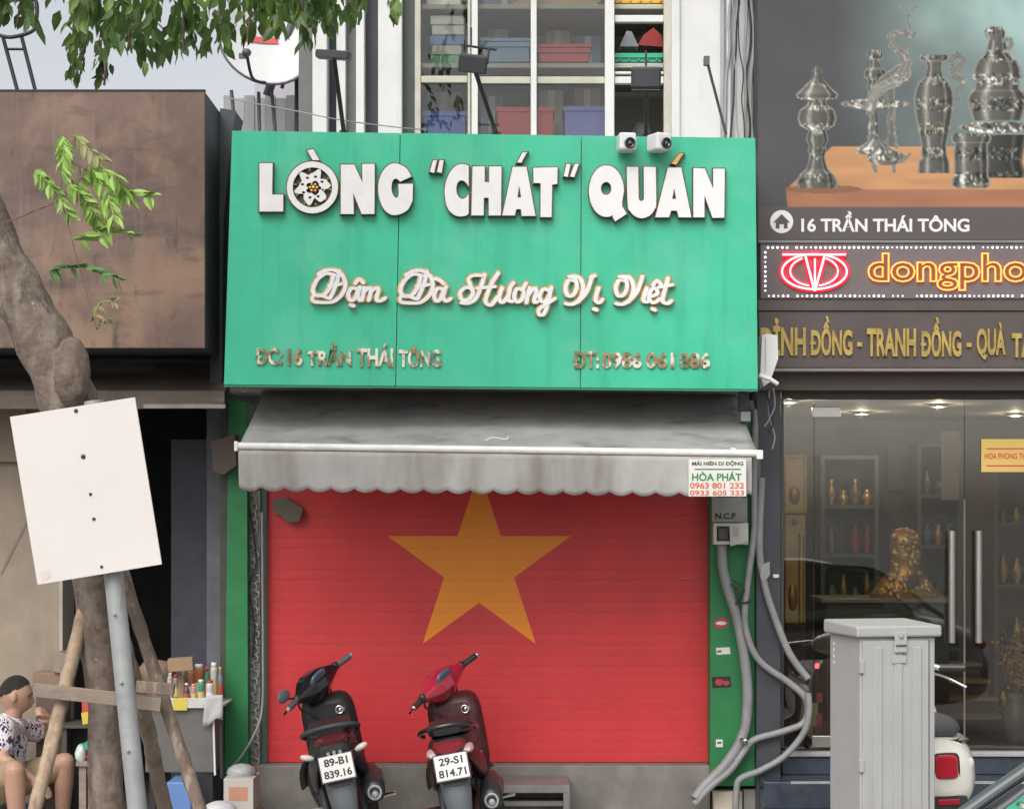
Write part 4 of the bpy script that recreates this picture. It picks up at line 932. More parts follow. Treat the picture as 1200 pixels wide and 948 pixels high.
    part('house_shape', loops_mb([[(906, 261), (916, 251), (926, 261), (923, 261), (923, 268), (918.5, 268), (918.5, 263), (913.5, 263), (913.5, 268), (909, 268), (909, 261)]], Yb-.0035, .001, 0, 0), m_brownclad, ic)
    return root
billboard()

#@@ LED SIGN
Yl = -.42
led = thing('led_sign', 'dark lit sign strip with red emblem and glowing orange lettering', 'sign', tuple(P(1100, 352, Yl)))
part('board', MB().rect(891, 1345, 285, 350.5, Yl, .2), M('led_board', (.14, .12, .122), .5), led, bevel=.006)
part('trim', MB().rect(889, 1346, 351, 364, Yl+.01, .2), m_brownclad, led)
part('trim', MB().rect(889, 1346, 281.7, 284.6, Yl-.01, .2), M('grey_trim', (.2,.2,.2), .5), led)
m_led = glow('white_led', (.95, .97, 1.0), 1.6)
mb = MB(); rr = random.Random(2)
def dot(x, y):
    c = P(x, y, Yl-.004); r = px(1.45 if rr.random() > .25 else 1.0, Yl); mb.ell(c, (r, r*.6, r), 6)
x = 900.0
while x < 1340:
    if rr.random() > .05: dot(x, 290.3)
    if rr.random() > .05: dot(x+1, 347)
    x += 5.6
for k in range(9): dot(896.8, 296 + k*5.6)
part('light_dots', mb, m_led, led, kind='stuff')
mr_ = glow('red_neon', (1.0, .32, .34), 2.6)
mb = MB(); rt = px(2.0, Yl); Yt = Yl-.022
def arc(cx, cy, rx, ry, a0, a1, n=26): return [(cx+rx*math.cos(R(a0+(a1-a0)*k/n)), cy+ry*math.sin(R(a0+(a1-a0)*k/n))) for k in range(n+1)]
neon = (([(917, 298.5), (991, 298.5)], 1.0), (arc(954.5, 318.5, 38, 20.5, -130, 100), 1.0), (arc(954.5, 318.5, 38, 20.5, 230, 75), 1.0), (arc(955, 318, 27, 17, -62, 80), .85), (arc(953, 318, 27, 17, 242, 100), .85),
        ([(944, 301), (954.5, 341)], 1.1), ([(966, 301), (955, 341)], 1.1), ([(955, 303), (955, 336)], .9))
mb = MB(); mh = MB()
for k, (ps, w) in enumerate(neon):
    mb.tube([P(x, y, Yt - .004*(k > 4)) for x, y in ps], rt*.62*w, 8); mh.tube([P(x, y, Yl - .008) for x, y in ps], rt*1.75*w, 8)
part('emblem_halo', mh, glow('red_neon_halo', (1.0, .012, .03), 1.5), led)  # wider glowing tubes added as the neon's red halo
part('emblem', mb, mr_, led)
m_or = glow('orange_neon', (1.0, .22, .04), 2.6)
part('lettering', wall_text('dongpho', 1016.5, 1205, 296.5, 341, Yl-.018, 0, .02, outline=.019), m_or, led)
part('lettering_face', wall_text('dongpho', 1018, 1203.5, 298, 339.5, Yl-.003, .008, .012), M('brown_acrylic', (.16, .075, .04), .4), led)
#@@ LOWER SIGN
ls = thing('gold_letter_sign', 'dark brown fascia with tall gold lettering above the glass doors', 'sign', tuple(P(1100, 434, -.40)))
part('board', MB().rect(889, 1345, 365, 431, -.40, .2), m_brownclad, ls, bevel=.004)
part('ledge', MB().rect(900, 1345, 431.5, 435, -.43, .25), M('pale_brown_trim', (.21,.185,.17), .45), ls)
part('soffit', MB().rect(889, 1345, 435.5, 457, -.30, .15), M('brown_soffit', (.10,.08,.072), .5), ls)
for s, x0, x1_, y0, y1 in (('ĐỈNH', 891, 944, 373, 417), ('ĐỒNG', 950, 998.5, 371, 417), ('-', 1004, 1009.5, 401.5, 406.5), ('TRANH', 1015.5, 1073, 385, 418), ('ĐỒNG', 1079.5, 1126, 372, 418.5), ('-', 1132, 1138, 402, 407), ('QUÀ', 1144, 1178, 378, 422), ('TẶNG', 1185, 1237, 381, 427)):
    part('gold_word', wall_text(s, x0, x1_, y0, y1, -.402, .014, .035), m_goldtext, ls)

#@@ SHOWROOM INTERIOR
mgp = M('gold_panel', (.62, .42, .17), .38, metal=.4, var=.25, scale=6)
mgs = M('gold_statue', (.55, .30, .08), .35, metal=.6, var=.3, scale=20)
mb = MB().rect(920, 944, 534, 600, .12, .05); g1 = solo('gold_relief_panel', mb, mgp, 'upper gold framed relief panel behind the left glass', 'relief panel', bevel=.004)
part('frame', MB().rect(919, 945.5, 533, 536, .10, .02).rect(919, 945.5, 598, 601, .10, .02).rect(943, 945.5, 536, 598, .10, .02), mgs, g1)
part('relief', MB().ell(P(931, 580, .115), (.035, .02, .06), 10), mgs, g1)
mb = MB().rect(920, 944, 603, 730, .12, .05); g2 = solo('gold_relief_panel', mb, mgp, 'tall lower gold relief panel behind the left glass', 'relief panel', bevel=.004)
part('column_relief', MB().tube([P(939, 625, .11), P(939, 728, .11)], .018, 10), M('bright_gold', (.75, .52, .2), .3, metal=.7), g2)
part('relief', MB().ell(P(931, 612, .115), (.02, .015, .02), 8).ell(P(929, 700, .115), (.03, .015, .09), 8), mgs, g2)
mb = MB().rect(918, 945, 731, 880, .10, .2); solo('panel_stand', mb, M('dark_wood', (.06, .04, .03), .4), 'dark wooden stand under the gold relief panels', 'stand', bevel=.006)
# counter with the gold statue
zc_ = P(0, 700, .7).z
mb = MB(); c = P(1040, 0, .7).x
ct = thing('display_counter', 'low dark display counter behind the grey cabinet inside the showroom', 'counter', (c, .8, SZ))
part('body', MB().box(c-.42, c+.38, .6, 1.1, SZ, zc_-.03), M('dark_wood', (.06, .04, .03)), ct, bevel=.006)
part('top', MB().box(c-.45, c+.41, .57, 1.13, zc_-.03, zc_), M('pale_counter_top', (.3, .27, .23), .3), ct, bevel=.006)
c = P(1060, 700, .7); st_ = thing('gold_statue', 'golden winged statue on the counter inside the showroom', 'statue', tuple(c))
sb = MB().loft([[c + Vector((w*math.cos(R(k*15)), d*math.sin(R(k*15)), z)) for k in range(24)] for z, w, d in ((0,.22,.11),(.03,.23,.12),(.06,.19,.11),(.10,.17,.10),(.14,.125,.09),(.18,.095,.08),(.22,.088,.075),(.26,.092,.075),(.30,.096,.075),(.36,.098,.07),(.41,.085,.06),(.44,.05,.04),(.45,.02,.02))])
rs = random.Random(77); sb.v = [v + Vector((rs.uniform(-1,1), rs.uniform(-1,1), rs.uniform(-1,1)))*.008 for v in sb.v]
part('body', sb, mgs, st_)
sf = MB()
for k in range(70):
    a_ = rs.uniform(R(200), R(340)); z = rs.uniform(.0, .40); w_ = .2 - .42*z if z < .25 else .09
    sf.ell(c + Vector((w_*math.cos(a_), .55*w_*math.sin(a_) - .02, z)), (rs.uniform(.012,.03), .02, rs.uniform(.012,.03)), 8)
part('scrollwork', sf, M('bright_gold', (.75, .52, .2), .3, metal=.7), st_, kind='stuff')
part('face', MB().ell(c + Vector((0, -.075, .36)), (.035, .02, .045), 10), M('bright_gold', (.75, .52, .2)), st_)
part('hollow_shade', MB().ell(c + Vector((.03, -.10, .10)), (.05, .03, .055), 10), M('hollow_shade_tone', (.08, .05, .03), .6), st_)  # solid dark lump, its colour stands in for a hollow's shade
# shelving at the back and side
def shelf_unit(x0, x1, Y, dep, ztop, n, label, col):
    a, b = P(x0, 0, Y).x, P(x1, 0, Y).x
    t = thing('display_shelf', label, 'shelf', ((a+b)/2, Y+dep/2, SZ))
    mt = M('shelf_'+str(col), col, .4, var=.2)
    part('side_panel', MB().box(a, a+.03, Y, Y+dep, SZ, ztop), mt, t); part('side_panel', MB().box(b-.03, b, Y, Y+dep, SZ, ztop), mt, t)
    part('back_panel', MB().box(a+.03, b-.03, Y+dep-.02, Y+dep, SZ, ztop), mt, t)
    for k in range(n+1):
        z = SZ + .04 + (ztop-SZ-.07)*k/n
        part('shelf_board', MB().box(a+.03, b-.03, Y, Y+dep-.02, z, z+.025), mt, t)
    return t, a, b
rr = random.Random(9)
stock = [M('stock_gold', (.50, .32, .10), .35, metal=.6), M('stock_brass', (.30, .22, .09), .35, metal=.6), M('stock_dark', (.07, .06, .05), .35, metal=.4), M('stock_jade', (.12, .2, .16), .3), M('stock_red', (.35, .06, .05), .4)]
snames = ['gold', 'brass', 'dark bronze', 'jade green', 'red']
cnt = 0
for (x0, x1_, Y, zt, n, lab, col) in ((962, 1030, 2.3, 2.35, 5, 'dim grey-green display shelf at the left rear of the showroom', (.10, .115, .10)), (1075, 1128, 2.6, 2.45, 5, 'dim brown display shelf at the middle rear of the showroom', (.12, .10, .08)), (1165, 1290, 1.9, 2.3, 4, 'brown display shelf at the right of the showroom behind the doors', (.14, .085, .06))):
    t, a, b = shelf_unit(x0, x1_, Y, .35, zt, n, lab, col)
    for k in range(n):
        z = SZ + .04 + (zt-SZ-.07)*k/n + .025
        m = int((b-a)/.105)
        for j in range(m):
            if rr.random() < .06: continue
            i = rr.randrange(5); x = a + .1 + j*(b-a-.16)/max(1, m-1); h = .10+.13*rr.random(); r = .03+.025*rr.random()
            cnt += 1
            solo('display_vase', MB().lathe([(.001, 0), (r*.7, 0), (r*.55, h*.08), (r, h*.4), (r*.9, h*.6), (r*.4, h*.82), (r*.6, h), (.001, h*.98)], (x, Y+.15, z), 10), stock[i], 'small %s vase on the %s' % (snames[i], lab.split(' at ')[0] if 'rear' in lab else 'brown shelf behind the right door'), 'vase', 'vases and figures on the showroom shelves (%s, %d)' % (snames[i], x0))
c = P(1010, 600, 2.2)
solo('wall_panel_picture', MB().rect(1040, 1076, 520, 575, 3.3, .04), M('brown_picture', (.22, .17, .11), .6), 'dull brown framed panel on the showroom rear wall', 'picture', bevel=.01)
solo('fabric_banner', MB().rect(1104, 1124, 505, 586, 2.2, .03), M('grey_banner', (.27, .25, .25), .8), 'hanging grey banner inside behind the door handles', 'banner', bevel=.005)
# wooden steps going up at the rear
sw = thing('wooden_stairs', 'brown wooden stairs inside the showroom seen low through the door', 'stairs', (P(1140, 0, 1.2).x, 1.2, SZ))
for k in range(4):
    z = SZ + .10*k; a_, b_ = P(1098+3*k, 0, 1.0).x, P(1180, 0, 1.0).x
    part('tread', MB().box(a_, b_, 1.0+.22*k, 1.9, z+.075, z+.10), M('stair_wood', (.30, .20, .12), .35), sw, bevel=.004)
    part('riser', MB().box(a_+.01, b_-.01, 1.03+.22*k, 1.9, z+.001, z+.0745), M('stair_dark', (.10, .065, .045), .5), sw)
# gilded plant at the right edge
c = P(1190, 872, .35); c.z = SZ
pl = thing('gilded_plant', 'vase of gilded branches with red blossoms at the right edge of the glass', 'ornament', tuple(c))
part('vase', MB().lathe([(.001, 0), (.07, 0), (.06, .03), (.09, .14), (.075, .22), (.045, .27), (.06, .31), (.001, .30)], c, 16), M('grey_vase', (.25, .23, .22), .3), pl)
rr = random.Random(21); tw_ = MB(); lf = MB(); rd = MB()
for k in range(26):
    d = Vector((rr.uniform(-.19, .17), rr.uniform(-.12, .12), rr.uniform(.45, .78))); p0 = c + Vector((0, 0, .29)); p1 = c + d
    tw_.tube(cat([p0, p0.lerp(p1, .5) + Vector((rr.uniform(-.03, .03), 0, .03)), p1], 4), .003, 5)
    for j in range(9):
        q = p0.lerp(p1, rr.uniform(.35, 1.0)) + Vector((rr.uniform(-.03, .03), rr.uniform(-.03, .03), rr.uniform(-.03, .03)))
        (rd if rr.random() < .22 else lf).ell(q, (.008+.006*rr.random(), .006, .010), 6)
part('twigs', tw_, mgs, pl); part('gilded_leaves', lf, M('bright_gold', (.75, .52, .2)), pl, kind='stuff'); part('blossoms', rd, stock[4], pl, kind='stuff')
# red indicator on a small altar left of the cabinet
c = P(957, 790, .25)
al = thing('small_altar', 'small dark altar with packets and a red lamp left of the grey cabinet', 'altar', (c.x, .25, SZ))
part('body', MB().box(c.x-.13, c.x+.16, .15, .4, SZ, P(0, 850, .15).z), M('dark_red_wood', (.12, .05, .04), .4), al, bevel=.005)
part('red_lamp', MB().ell(P(957.5, 780, .2), (.016, .016, .018), 10), glow('red_lamp_glow', (1, .05, .06), 5.0), al)
part('lamp_post', MB().tube([P(957.5, 783, .2), P(957.5, 851, .2)], .007, 6), m_cable, al)
for k, (x0, x1_, y0, y1, col) in enumerate(((944, 950, 808, 850, (.22,.3,.22)), (950.5, 957, 838, 850, (.5,.45,.2)), (952, 958.5, 824, 837.5, (.6,.5,.4)), (957.5, 964, 812, 823, (.6,.12,.1)), (957.5, 964, 836, 850, (.6,.12,.08)))):
    solo('offering_packet', MB().rect(x0, x1_, y0, y1, .16, .05), M('packet_%d' % k, col, .5), ('pale green tall packet on the small altar', 'olive packet low on the small altar', 'beige packet in the middle of the small altar', 'upper red packet on the small altar', 'lower red packet on the small altar')[k], 'packet', 'offering packets on the small altar', bevel=.004)
# lit ceiling lamps of the showroom
for i, (x, Y, lab) in enumerate(((925, .5, 'round ceiling lamp just behind the left glass'), (1100, 1.0, 'round ceiling lamp above the door handles'), (1010, 2.0, 'round ceiling lamp deep at the left of the showroom'), (1190, 2.2, 'round ceiling lamp deep at the right of the showroom'))):
    c = Vector((P(x, 0, Y).x, Y, a-.022)); c.z = P(0, 458, -.1).z - .022
    t = thing('ceiling_lamp', lab, 'lamp', tuple(c), group='ceiling lamps in the showroom')
    part('ring', MB().lathe([(.001, 0), (.07, 0), (.07, -.015), (.055, -.018), (.05, -.01), (.001, -.01)], c, 16), m_steel, t)
    part('bulb', MB().lathe([(.001, -.011), (.048, -.011), (.04, -.02), (.001, -.022)], c, 12), glow('warm_lamp', (1.0, .82, .55), 2.5), t)
    L = bpy.data.lights.new('lamp_light', 'POINT'); L.energy = 7.5; L.color = (1, .83, .6); L.shadow_soft_size = .012
    lo = bpy.data.objects.new('lamp_light', L); COL.objects.link(lo); lo.parent = t; lo.location = (0, 0, -.036)

#@@ LEFT NEIGHBOUR
nb = thing('neighbour_building', 'shabby beige shopfront with a dark open doorway left of the restaurant', 'building', (-2.6, 0, 0))
xl = P(262, 0, 0).x; xd = P(70, 0, -.2).x
mb = MB(); zt = P(0, 440, -.2).z
mb.box(-6.5, xd, -.2, .1, 0, zt); part('front_wall', mb, m_beige_wall, nb)
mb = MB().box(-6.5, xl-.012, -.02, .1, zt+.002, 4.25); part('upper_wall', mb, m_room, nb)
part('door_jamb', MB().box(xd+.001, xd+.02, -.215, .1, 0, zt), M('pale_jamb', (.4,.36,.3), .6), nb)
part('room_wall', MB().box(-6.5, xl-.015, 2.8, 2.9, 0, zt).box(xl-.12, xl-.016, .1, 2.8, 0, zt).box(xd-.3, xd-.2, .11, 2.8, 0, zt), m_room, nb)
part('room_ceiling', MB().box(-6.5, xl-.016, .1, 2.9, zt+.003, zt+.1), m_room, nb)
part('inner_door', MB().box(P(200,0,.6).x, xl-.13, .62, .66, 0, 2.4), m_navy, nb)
part('side_wall', MB().rect(258, 267.5, 480, 1000, -.14, .3), M('dark_green_edge', (.06, .07, .055), .7, var=.3), nb)
part('panel_joint', MB().pprism([(0, 672), (2, 674), (38, 602), (36, 600)], -.203, .004), M('joint_brown', (.2,.16,.12), .8), nb)
# eave flap
mb = MB().prism([(-5.5, P(0, 458, -.75).z), (P(263,0,-.75).x, P(0, 458, -.75).z), (P(263,0,-.75).x, P(0, 472, -.75).z), (P(165,0,-.75).x, P(0, 479, -.75).z), (-5.5, P(0, 479, -.75).z)], -.75, -.74)
mb.add([(-5.5, -.74, P(0,458,-.75).z), (P(263,0,-.75).x, -.74, P(0,458,-.75).z), (P(263,0,-.75).x, -.02, 2.85), (-5.5, -.02, 2.85)], [(0,1,2,3)])
e_ = solo('eave_flap', mb, M('rusted_eave', (.16, .125, .105), .7, var=.3, scale=5, dirt=((.28,.22,.19), (2, 2, 14), .5, .7)), 'rusty sheet eave below the brown sign box', 'eave')
part('edge_strip', MB().rect(168, 264, 473.5, 478.5, -.755, .004), M('pale_edge', (.38,.33,.29), .6, var=.2), e_)
# brown rusted box
bx = thing('brown_sign_box', 'big rusty brown metal sign box with no lettering behind the tree', 'sign', tuple(P(100, 408, -1.1)))
YB = -1.1; zb0 = P(0, 408, YB).z; zb1 = P(0, 107, YB).z; xb1 = P(240, 0, YB).x
edges = [-6.2, -4.35, P(152, 0, YB).x, xb1]
part('front_sheet', MB().box(-6.2, xb1, YB, YB+.02, zb0, zb1), m_rust, bx, bevel=.004)
part('side_sheet', MB().box(xb1-.02, xb1-.001, YB+.021, -.3, zb0+.003, zb1-.003), m_dark_side, bx)
part('top_sheet', MB().box(-6.2, xb1-.021, YB+.021, -.3, zb1-.02, zb1-.004), m_dark_side, bx)
part('bottom_sheet', MB().box(-6.2, xb1-.021, YB+.021, -.3, zb0+.003, zb0+.02), m_dark_side, bx)
part('top_rim', MB().box(-6.2, xb1+.003, YB-.006, YB+.03, zb1+.0005, zb1+.008), m_dark_side, bx)
part('bracket', MB().box(-3.2, -3.1, -.3, -.02, zb0+.1, zb1-.1).box(-2.2, -2.1, -.3, -.02, zb0+.1, zb1-.1).box(xb1-.1, xb1-.02, -.299, -.02, zb0+.1, zb1-.1), m_dark_side, bx)
# grey duct between box and sign
mb = MB().pprism([(258, 127), (277, 130), (270, 165), (262, 260), (260, 455), (246, 455), (248, 220)], -.55, .3)
solo('slanted_duct', mb, m_dark_side, 'dark grey slanted duct squeezed between brown box and green sign', 'duct', bevel=.01)
mb = MB(); mb.rect(-60, 30, 437, 541, -.26, .05); o = solo('tan_board', mb, M('tan_board_paint', (.30, .235, .18), .7, var=.15), 'tan board on the wall behind the tree trunk at the left edge', 'board', bevel=.004)
part('switch', MB().rect(4, 18, 449, 463, -.275, .014), M('switch_white', (.6,.57,.52), .5), o, bevel=.003)
part('switch_hole', MB().rect(12, 16.5, 452, 460, -.28, .005), m_dark_side, o)
mb = MB().pprism([(247, 518), (275, 508), (277, 545), (262, 556), (250, 552)], -.32, .16)
solo('brown_lamp_housing', mb, M('brown_housing', (.10, .075, .06), .6), 'small brown housing sticking out left of the awning', 'housing', bevel=.01)

#@@ BEHIND: DISH, STAND, GREY SCREEN
gs = thing('corrugated_screen', 'grey corrugated screen behind the left end of the sign', 'screen', (P(305,0,.6).x, .6, 4.0))
for k in range(7):
    x = P(262+12.2*k, 0, .6).x; w = px(11.6, .6)
    part('screen_sheet', MB().box(x, x+w, .6+.01*(k % 2), .63, 4.0, P(0, 112+3*(k % 2), .6).z), (m_grey_wall, M('pale_screen', (.42,.42,.43), .7))[k % 2], gs)
part('rail', MB().box(P(262,0,.7).x, P(348,0,.7).x, .64, .7, 4.0, 4.1), m_cable, gs)
solo('rear_wall', MB().box(P(322,0,2).x, P(352,0,.9).x, .9, 2.0, 3.0, P(0, -30, .9).z), M('lavender_render', (.50,.48,.53), .8), 'pale lavender wall strip behind the dish', 'wall')
solo('drain_pipe', MB().tube([P(347.5, -60, .3), P(347.5, 165, .3)], .013, 8), m_cable, 'thin dark drain pipe beside the lavender wall', 'pipe')
c = P(311, 55, .2)
ds = thing('satellite_dish', 'white satellite dish with red print half hidden by leaves', 'satellite dish', tuple(P(311, 155, .2)))
rot = Euler((R(72), 0, R(18))); m3 = rot.to_matrix(); rd_ = px(56, .2)
prof = [(rd_*k/10, .12*(k/10)**2*rd_*2.2) for k in range(11)]
mb = MB().lathe([(max(r, .002), z) for r, z in prof] + [(r, z-.008) for r, z in prof[::-1]], c - m3 @ Vector((0,0,.02)), 32, rot)
part('bowl', mb, M('dish_white', (.66,.66,.66), .45, var=.08), ds)
mb = MB()
mb.torus((0,0,0), rd_, .009, 'z', 36, 6); mb.xf(Matrix.Translation(c + m3 @ Vector((0,0,prof[-1][1]-.02))) @ m3.to_4x4()); part('rim', mb, m_grey_pl, ds)
def dsh(u, v, off=.012):
    r2 = (u*u+v*v); z = .12*r2*rd_*2.2 - .02 + off; return c + m3 @ Vector((u*rd_, v*rd_, z))
mb = MB()
for (u0, u1, v0, v1) in ((-.42, .28, .10, .24), (-.05, .3, .36, .62)):
    n = 6; vs = [dsh(u0+(u1-u0)*i/n, v0+(v1-v0)*j/n, .008) for j in range(n+1) for i in range(n+1)]
    mb.add(vs, [(j*(n+1)+i, j*(n+1)+i+1, (j+1)*(n+1)+i+1, (j+1)*(n+1)+i) for j in range(n) for i in range(n)], 0, True)
part('red_print', mb, M('dish_red', (.60,.10,.10), .5), ds)
foc = P(289, 62, -.12)
part('feed_arm', MB().tube(cat([dsh(-.1, -1.0), P(296, 92, -.02), foc], 5), .010, 7), m_cable, ds)
part('receiver', MB().ell(foc, (.03, .04, .025), 10).obox(P(284, 66, -.1), (.04, .03, .03)), m_grey_pl, ds)
mb = MB()
for p0, p1 in (((271, 106), (276, 158)), ((303, 108), (304, 158)), ((318, 106), (323, 160)), ((345, 20), (313, 112)), ((352, 40), (330, 104))): mb.tube([P(*p0, .28), P(*p1, .3)], .012 if p0[0] != 345 else .03, 7)
part('mount', mb, m_grey_pl, ds)
# metal ladder-like stand with a leafy pot on the brown box
t = thing('roof_stand', 'thin dark metal stand on top of the brown box at the far left', 'stand', tuple(P(25, 105, -.7)))
mb = MB(); mb.tube([P(3, 42, -.7), P(20, 105, -.7)], .012, 6); mb.tube([P(25, 42, -.7), P(41, 105, -.7)], .012, 6); mb.tube([P(8, 58, -.7), P(28, 58, -.7)], .008, 6)
part('legs', mb, m_cable, t)
part('hoop', MB().tube(cat([P(-6, 40, -.75), P(12, 44, -.8), P(36, 38, -.75), P(42, 28, -.7), P(42, 2, -.7), P(25, 0, -.7), P(2, 2, -.7)], 6), .012, 6), m_cable, t)

#@@ STALL BY THE DOORWAY
Yt_ = -.55
tb = thing('vendor_cart', 'low grey metal cart with a white tray top by the dark doorway', 'cart', tuple(P(225, 0, Yt_ + .2))[:2] + (0,))
x0_, x1_ = P(170, 0, Yt_).x, P(261, 0, Yt_).x; zt_ = P(0, 817, Yt_).z; zb_ = P(0, 905, Yt_).z
part('body', MB().box(x0_, x1_-.05, Yt_, Yt_+.4, zb_, zt_-.06), M('cart_grey', (.135,.13,.12), .5, var=.15), tb, bevel=.006)
part('tray', MB().box(x0_-.02, x1_, Yt_-.03, Yt_+.43, zt_-.06, zt_-.045).box(x0_-.02, x1_, Yt_-.03, Yt_-.015, zt_-.045, zt_).box(x0_-.02, x1_, Yt_+.415, Yt_+.43, zt_-.045, zt_), M('tray_white', (.55,.54,.52), .5, var=.1), tb, bevel=.003)
part('yellow_strip', MB().rect(203, 219, 817.5, 832, Yt_-.034, .003), M('strip_yellow', (.62,.50,.08), .5), tb)
for x in (x0_+.02, x1_-.10):
    for y in (Yt_+.03, Yt_+.36): part('leg', MB().box(x, x+.035, y, y+.035, 0, zb_), m_cable, tb)
part('rail', MB().tube([P(259, 830, Yt_-.01), P(260, 912, Yt_-.01)], .012, 7), m_cable, tb)
part('rail', MB().tube([P(250, 836, Yt_-.01), P(252, 908, Yt_-.01)], .007, 7), m_bar, tb)
mb = MB(); vs = []
for j in range(7):
    for i in range(7):
        u, v = i/6, j/6; vs.append(P(241 + 20*u - 4*v*(1-u) , 814 + (36-8*u)*v + 3*math.sin(u*7)*v, Yt_-.045-.012*math.sin(u*6+v*4)*v))
mb.add(vs, [(j*7+i, (j+1)*7+i, (j+1)*7+i+1, j*7+i+1) for j in range(6) for i in range(6)], 0, True)
o = solo('hanging_cloth', mb, M('grey_cloth', (.45,.44,.43), .9), 'pale cloth hanging over the right corner of the grey cart', 'cloth'); o.modifiers.new('t', 'SOLIDIFY').thickness = .004
bt = [((228, 238), 778, (.45,.16,.05), 'amber'), ((239, 246), 781, (.05,.22,.11), 'green'), ((247, 254), 776, (.60,.56,.5), 'white'), ((220, 228), 786, (.5,.2,.22), 'pink'), ((211, 219), 783, (.40,.24,.14), 'tan'), ((203, 210), 790, (.3,.28,.26), 'grey'), ((196, 202), 788, (.5,.45,.4), 'cream'), ((255, 261), 781, (.2,.22,.24), 'dark grey'), ((232, 239), 796, (.08,.3,.18), 'short green'), ((242, 250), 797, (.62,.61,.58), 'short white'), ((215, 222), 800, (.10,.06,.05), 'short brown'), ((224, 230), 801, (.5,.3,.3), 'short rose'), ((186, 193), 786, (.35,.3,.28), 'dull brown'), ((178, 185), 792, (.2,.17,.15), 'dark brown')]
for k, ((a_, b_), top, col, nm) in enumerate(bt):
    Yb_ = Yt_ + (.09 if 'short' in nm else .24); zb2 = zt_ - .044; c = P((a_+b_)/2, 0, Yb_); h = P(0, top, Yb_).z - zb2; r = px((b_-a_)/2, Yb_); c.z = zb2
    t = thing('bottle', '%s bottle among those on the grey cart' % nm, 'bottle', tuple(c), group='bottles on the grey cart')
    r *= 1.12; can = k % 3 != 1
    part('body', MB().lathe([(.001, 0), (r, 0), (r, h*.80), (r*.92, h*.88), (.001, h*.88)] if can else [(.001, 0), (r, 0), (r, h*.62), (r*.8, h*.72), (r*.42, h*.8), (r*.42, h*.88), (.001, h*.88)], c, 12), M('bottle_'+nm, col, .3), t)
    part('cap', MB().lathe([(.001, h*.881), (r*(.8 if can else .5), h*.881), (r*(.8 if can else .5), h), (.001, h)], c, 10), (m_plate, mred, m_bar, myel)[k % 4], t)
    part('bottle_label', MB().lathe([(r*1.02, h*.18), (r*1.02, h*.5)], c, 12), (m_plate, M('lbl_red', (.5,.1,.08), .5), M('lbl_yellow', (.6,.5,.2), .5))[k % 3], t)
zz = zt_-.044
solo('open_carton', MB().obox(P(212, 778, Yt_+.10), (px(29, Yt_), .12, px(15, Yt_)), Euler((0, R(-4), .1))).box(P(203,0,Yt_).x, P(210,0,Yt_).x, Yt_+.17, Yt_+.19, zz, zz+.16), m_card, 'brown cardboard box lying on top of the bottles on the cart', 'carton', bevel=.003)
solo('round_basket', MB().lathe([(.001, 0), (.07, 0), (.08, .10), (.11, .15), (.115, .19), (.08, .23), (.001, .245)], (P(184, 790, Yt_+.3).x, Yt_+.3, zt_-.044), 16), M('basket_tan', (.24,.17,.12), .8), 'round tan bundle behind the right stake on the cart', 'basket')
solo('blue_crate', MB().rect(195, 224, 916, 990, -.8, .3), M('blue_crate', (.12,.22,.48), .5), 'blue plastic box on the pavement between the two right stakes', 'box', bevel=.01)
cb = thing('carton', 'white carton with orange print on the pavement at the green post', 'carton', tuple(P(277, 0, -.6))[:2] + (0,))
a_ = P(262, 0, -.7).x; b_ = P(297, 0, -.7).x; z2b = P(0, 912, -.7).z; 
part('box', MB().box(a_, b_, -.7, -.42, z2b-.20, z2b), M('carton_white', (.50,.47,.43), .7, var=.1), cb, bevel=.004)
part('print', MB().rect(268, 290, 922, 938, -.702, .003), M('carton_print', (.5,.25,.16), .6), cb)
part('lower_box', MB().box(a_-.02, b_+.02, -.72, -.40, 0, z2b-.201), m_card, cb)
solo('plastic_bag', MB().ell(P(283, 905, -.55), (.09, .08, .055), 12), M('bag_grey', (.36,.37,.38), .35, bump=1.0, bscale=20), 'crumpled grey plastic bag on top of the white carton', 'bag')
solo('paper_heap', MB().ell(P(258, 950, -.9), (.10, .08, .06), 16), M('paper_white', (.55,.54,.55), .8, bump=1.0, bscale=25), 'crumpled white paper heap left of the carton', 'paper')
bn = thing('wooden_bench', 'small wooden stool with green and red bags at the seated man\'s right', 'stool', tuple(P(104, 0, -.95))[:2] + (0,))
za = P(0, 897, -.95).z
for x in (93, 110): part('leg', MB().box(P(x,0,-.95).x, P(x+8,0,-.95).x, -.96, -.92, 0, za), m_plank, bn)
for x in (93, 110): part('leg', MB().box(P(x,0,-.95).x, P(x+8,0,-.95).x, -.72, -.68, 0, za), m_plank, bn)
part('seat', MB().box(P(90,0,-.95).x, P(121,0,-.95).x, -.98, -.66, za, za+.03), m_plank, bn, bevel=.004)
def lump(name, x0, x1, y0, y1, Y, dep, mt, lab, cat_):
    a, b = P(x0, y1, Y), P(x1, y0, Y); rr = random.Random(int(x0*7+y0)); c = (a+b)/2; mb = MB()
    mb.ell((c.x, Y+dep/2, c.z), ((b.x-a.x)/1.75, dep/2, (b.z-a.z)/1.75), 14)
    mb.v = [v + Vector((rr.uniform(-1,1), rr.uniform(-1,1), rr.uniform(-1,1)))*.007 for v in mb.v]
    return solo(name, mb, mt, lab, cat_)
lump('folded_cloth', 88, 119, 872, 882, -.97, .22, M('teal_cloth', (.04,.30,.22), .7), 'teal folded cloth on the wooden stool', 'cloth')
lump('folded_cloth', 104, 117, 861, 872, -.95, .18, M('dark_green_cloth', (.03,.26,.16), .7), 'dark green cloth topmost on the wooden stool', 'cloth')
lump('plastic_bag', 97, 121, 882, 894, -.99, .2, M('red_bag', (.55,.04,.06), .5), 'red plastic bag hanging at the front of the wooden stool', 'bag')
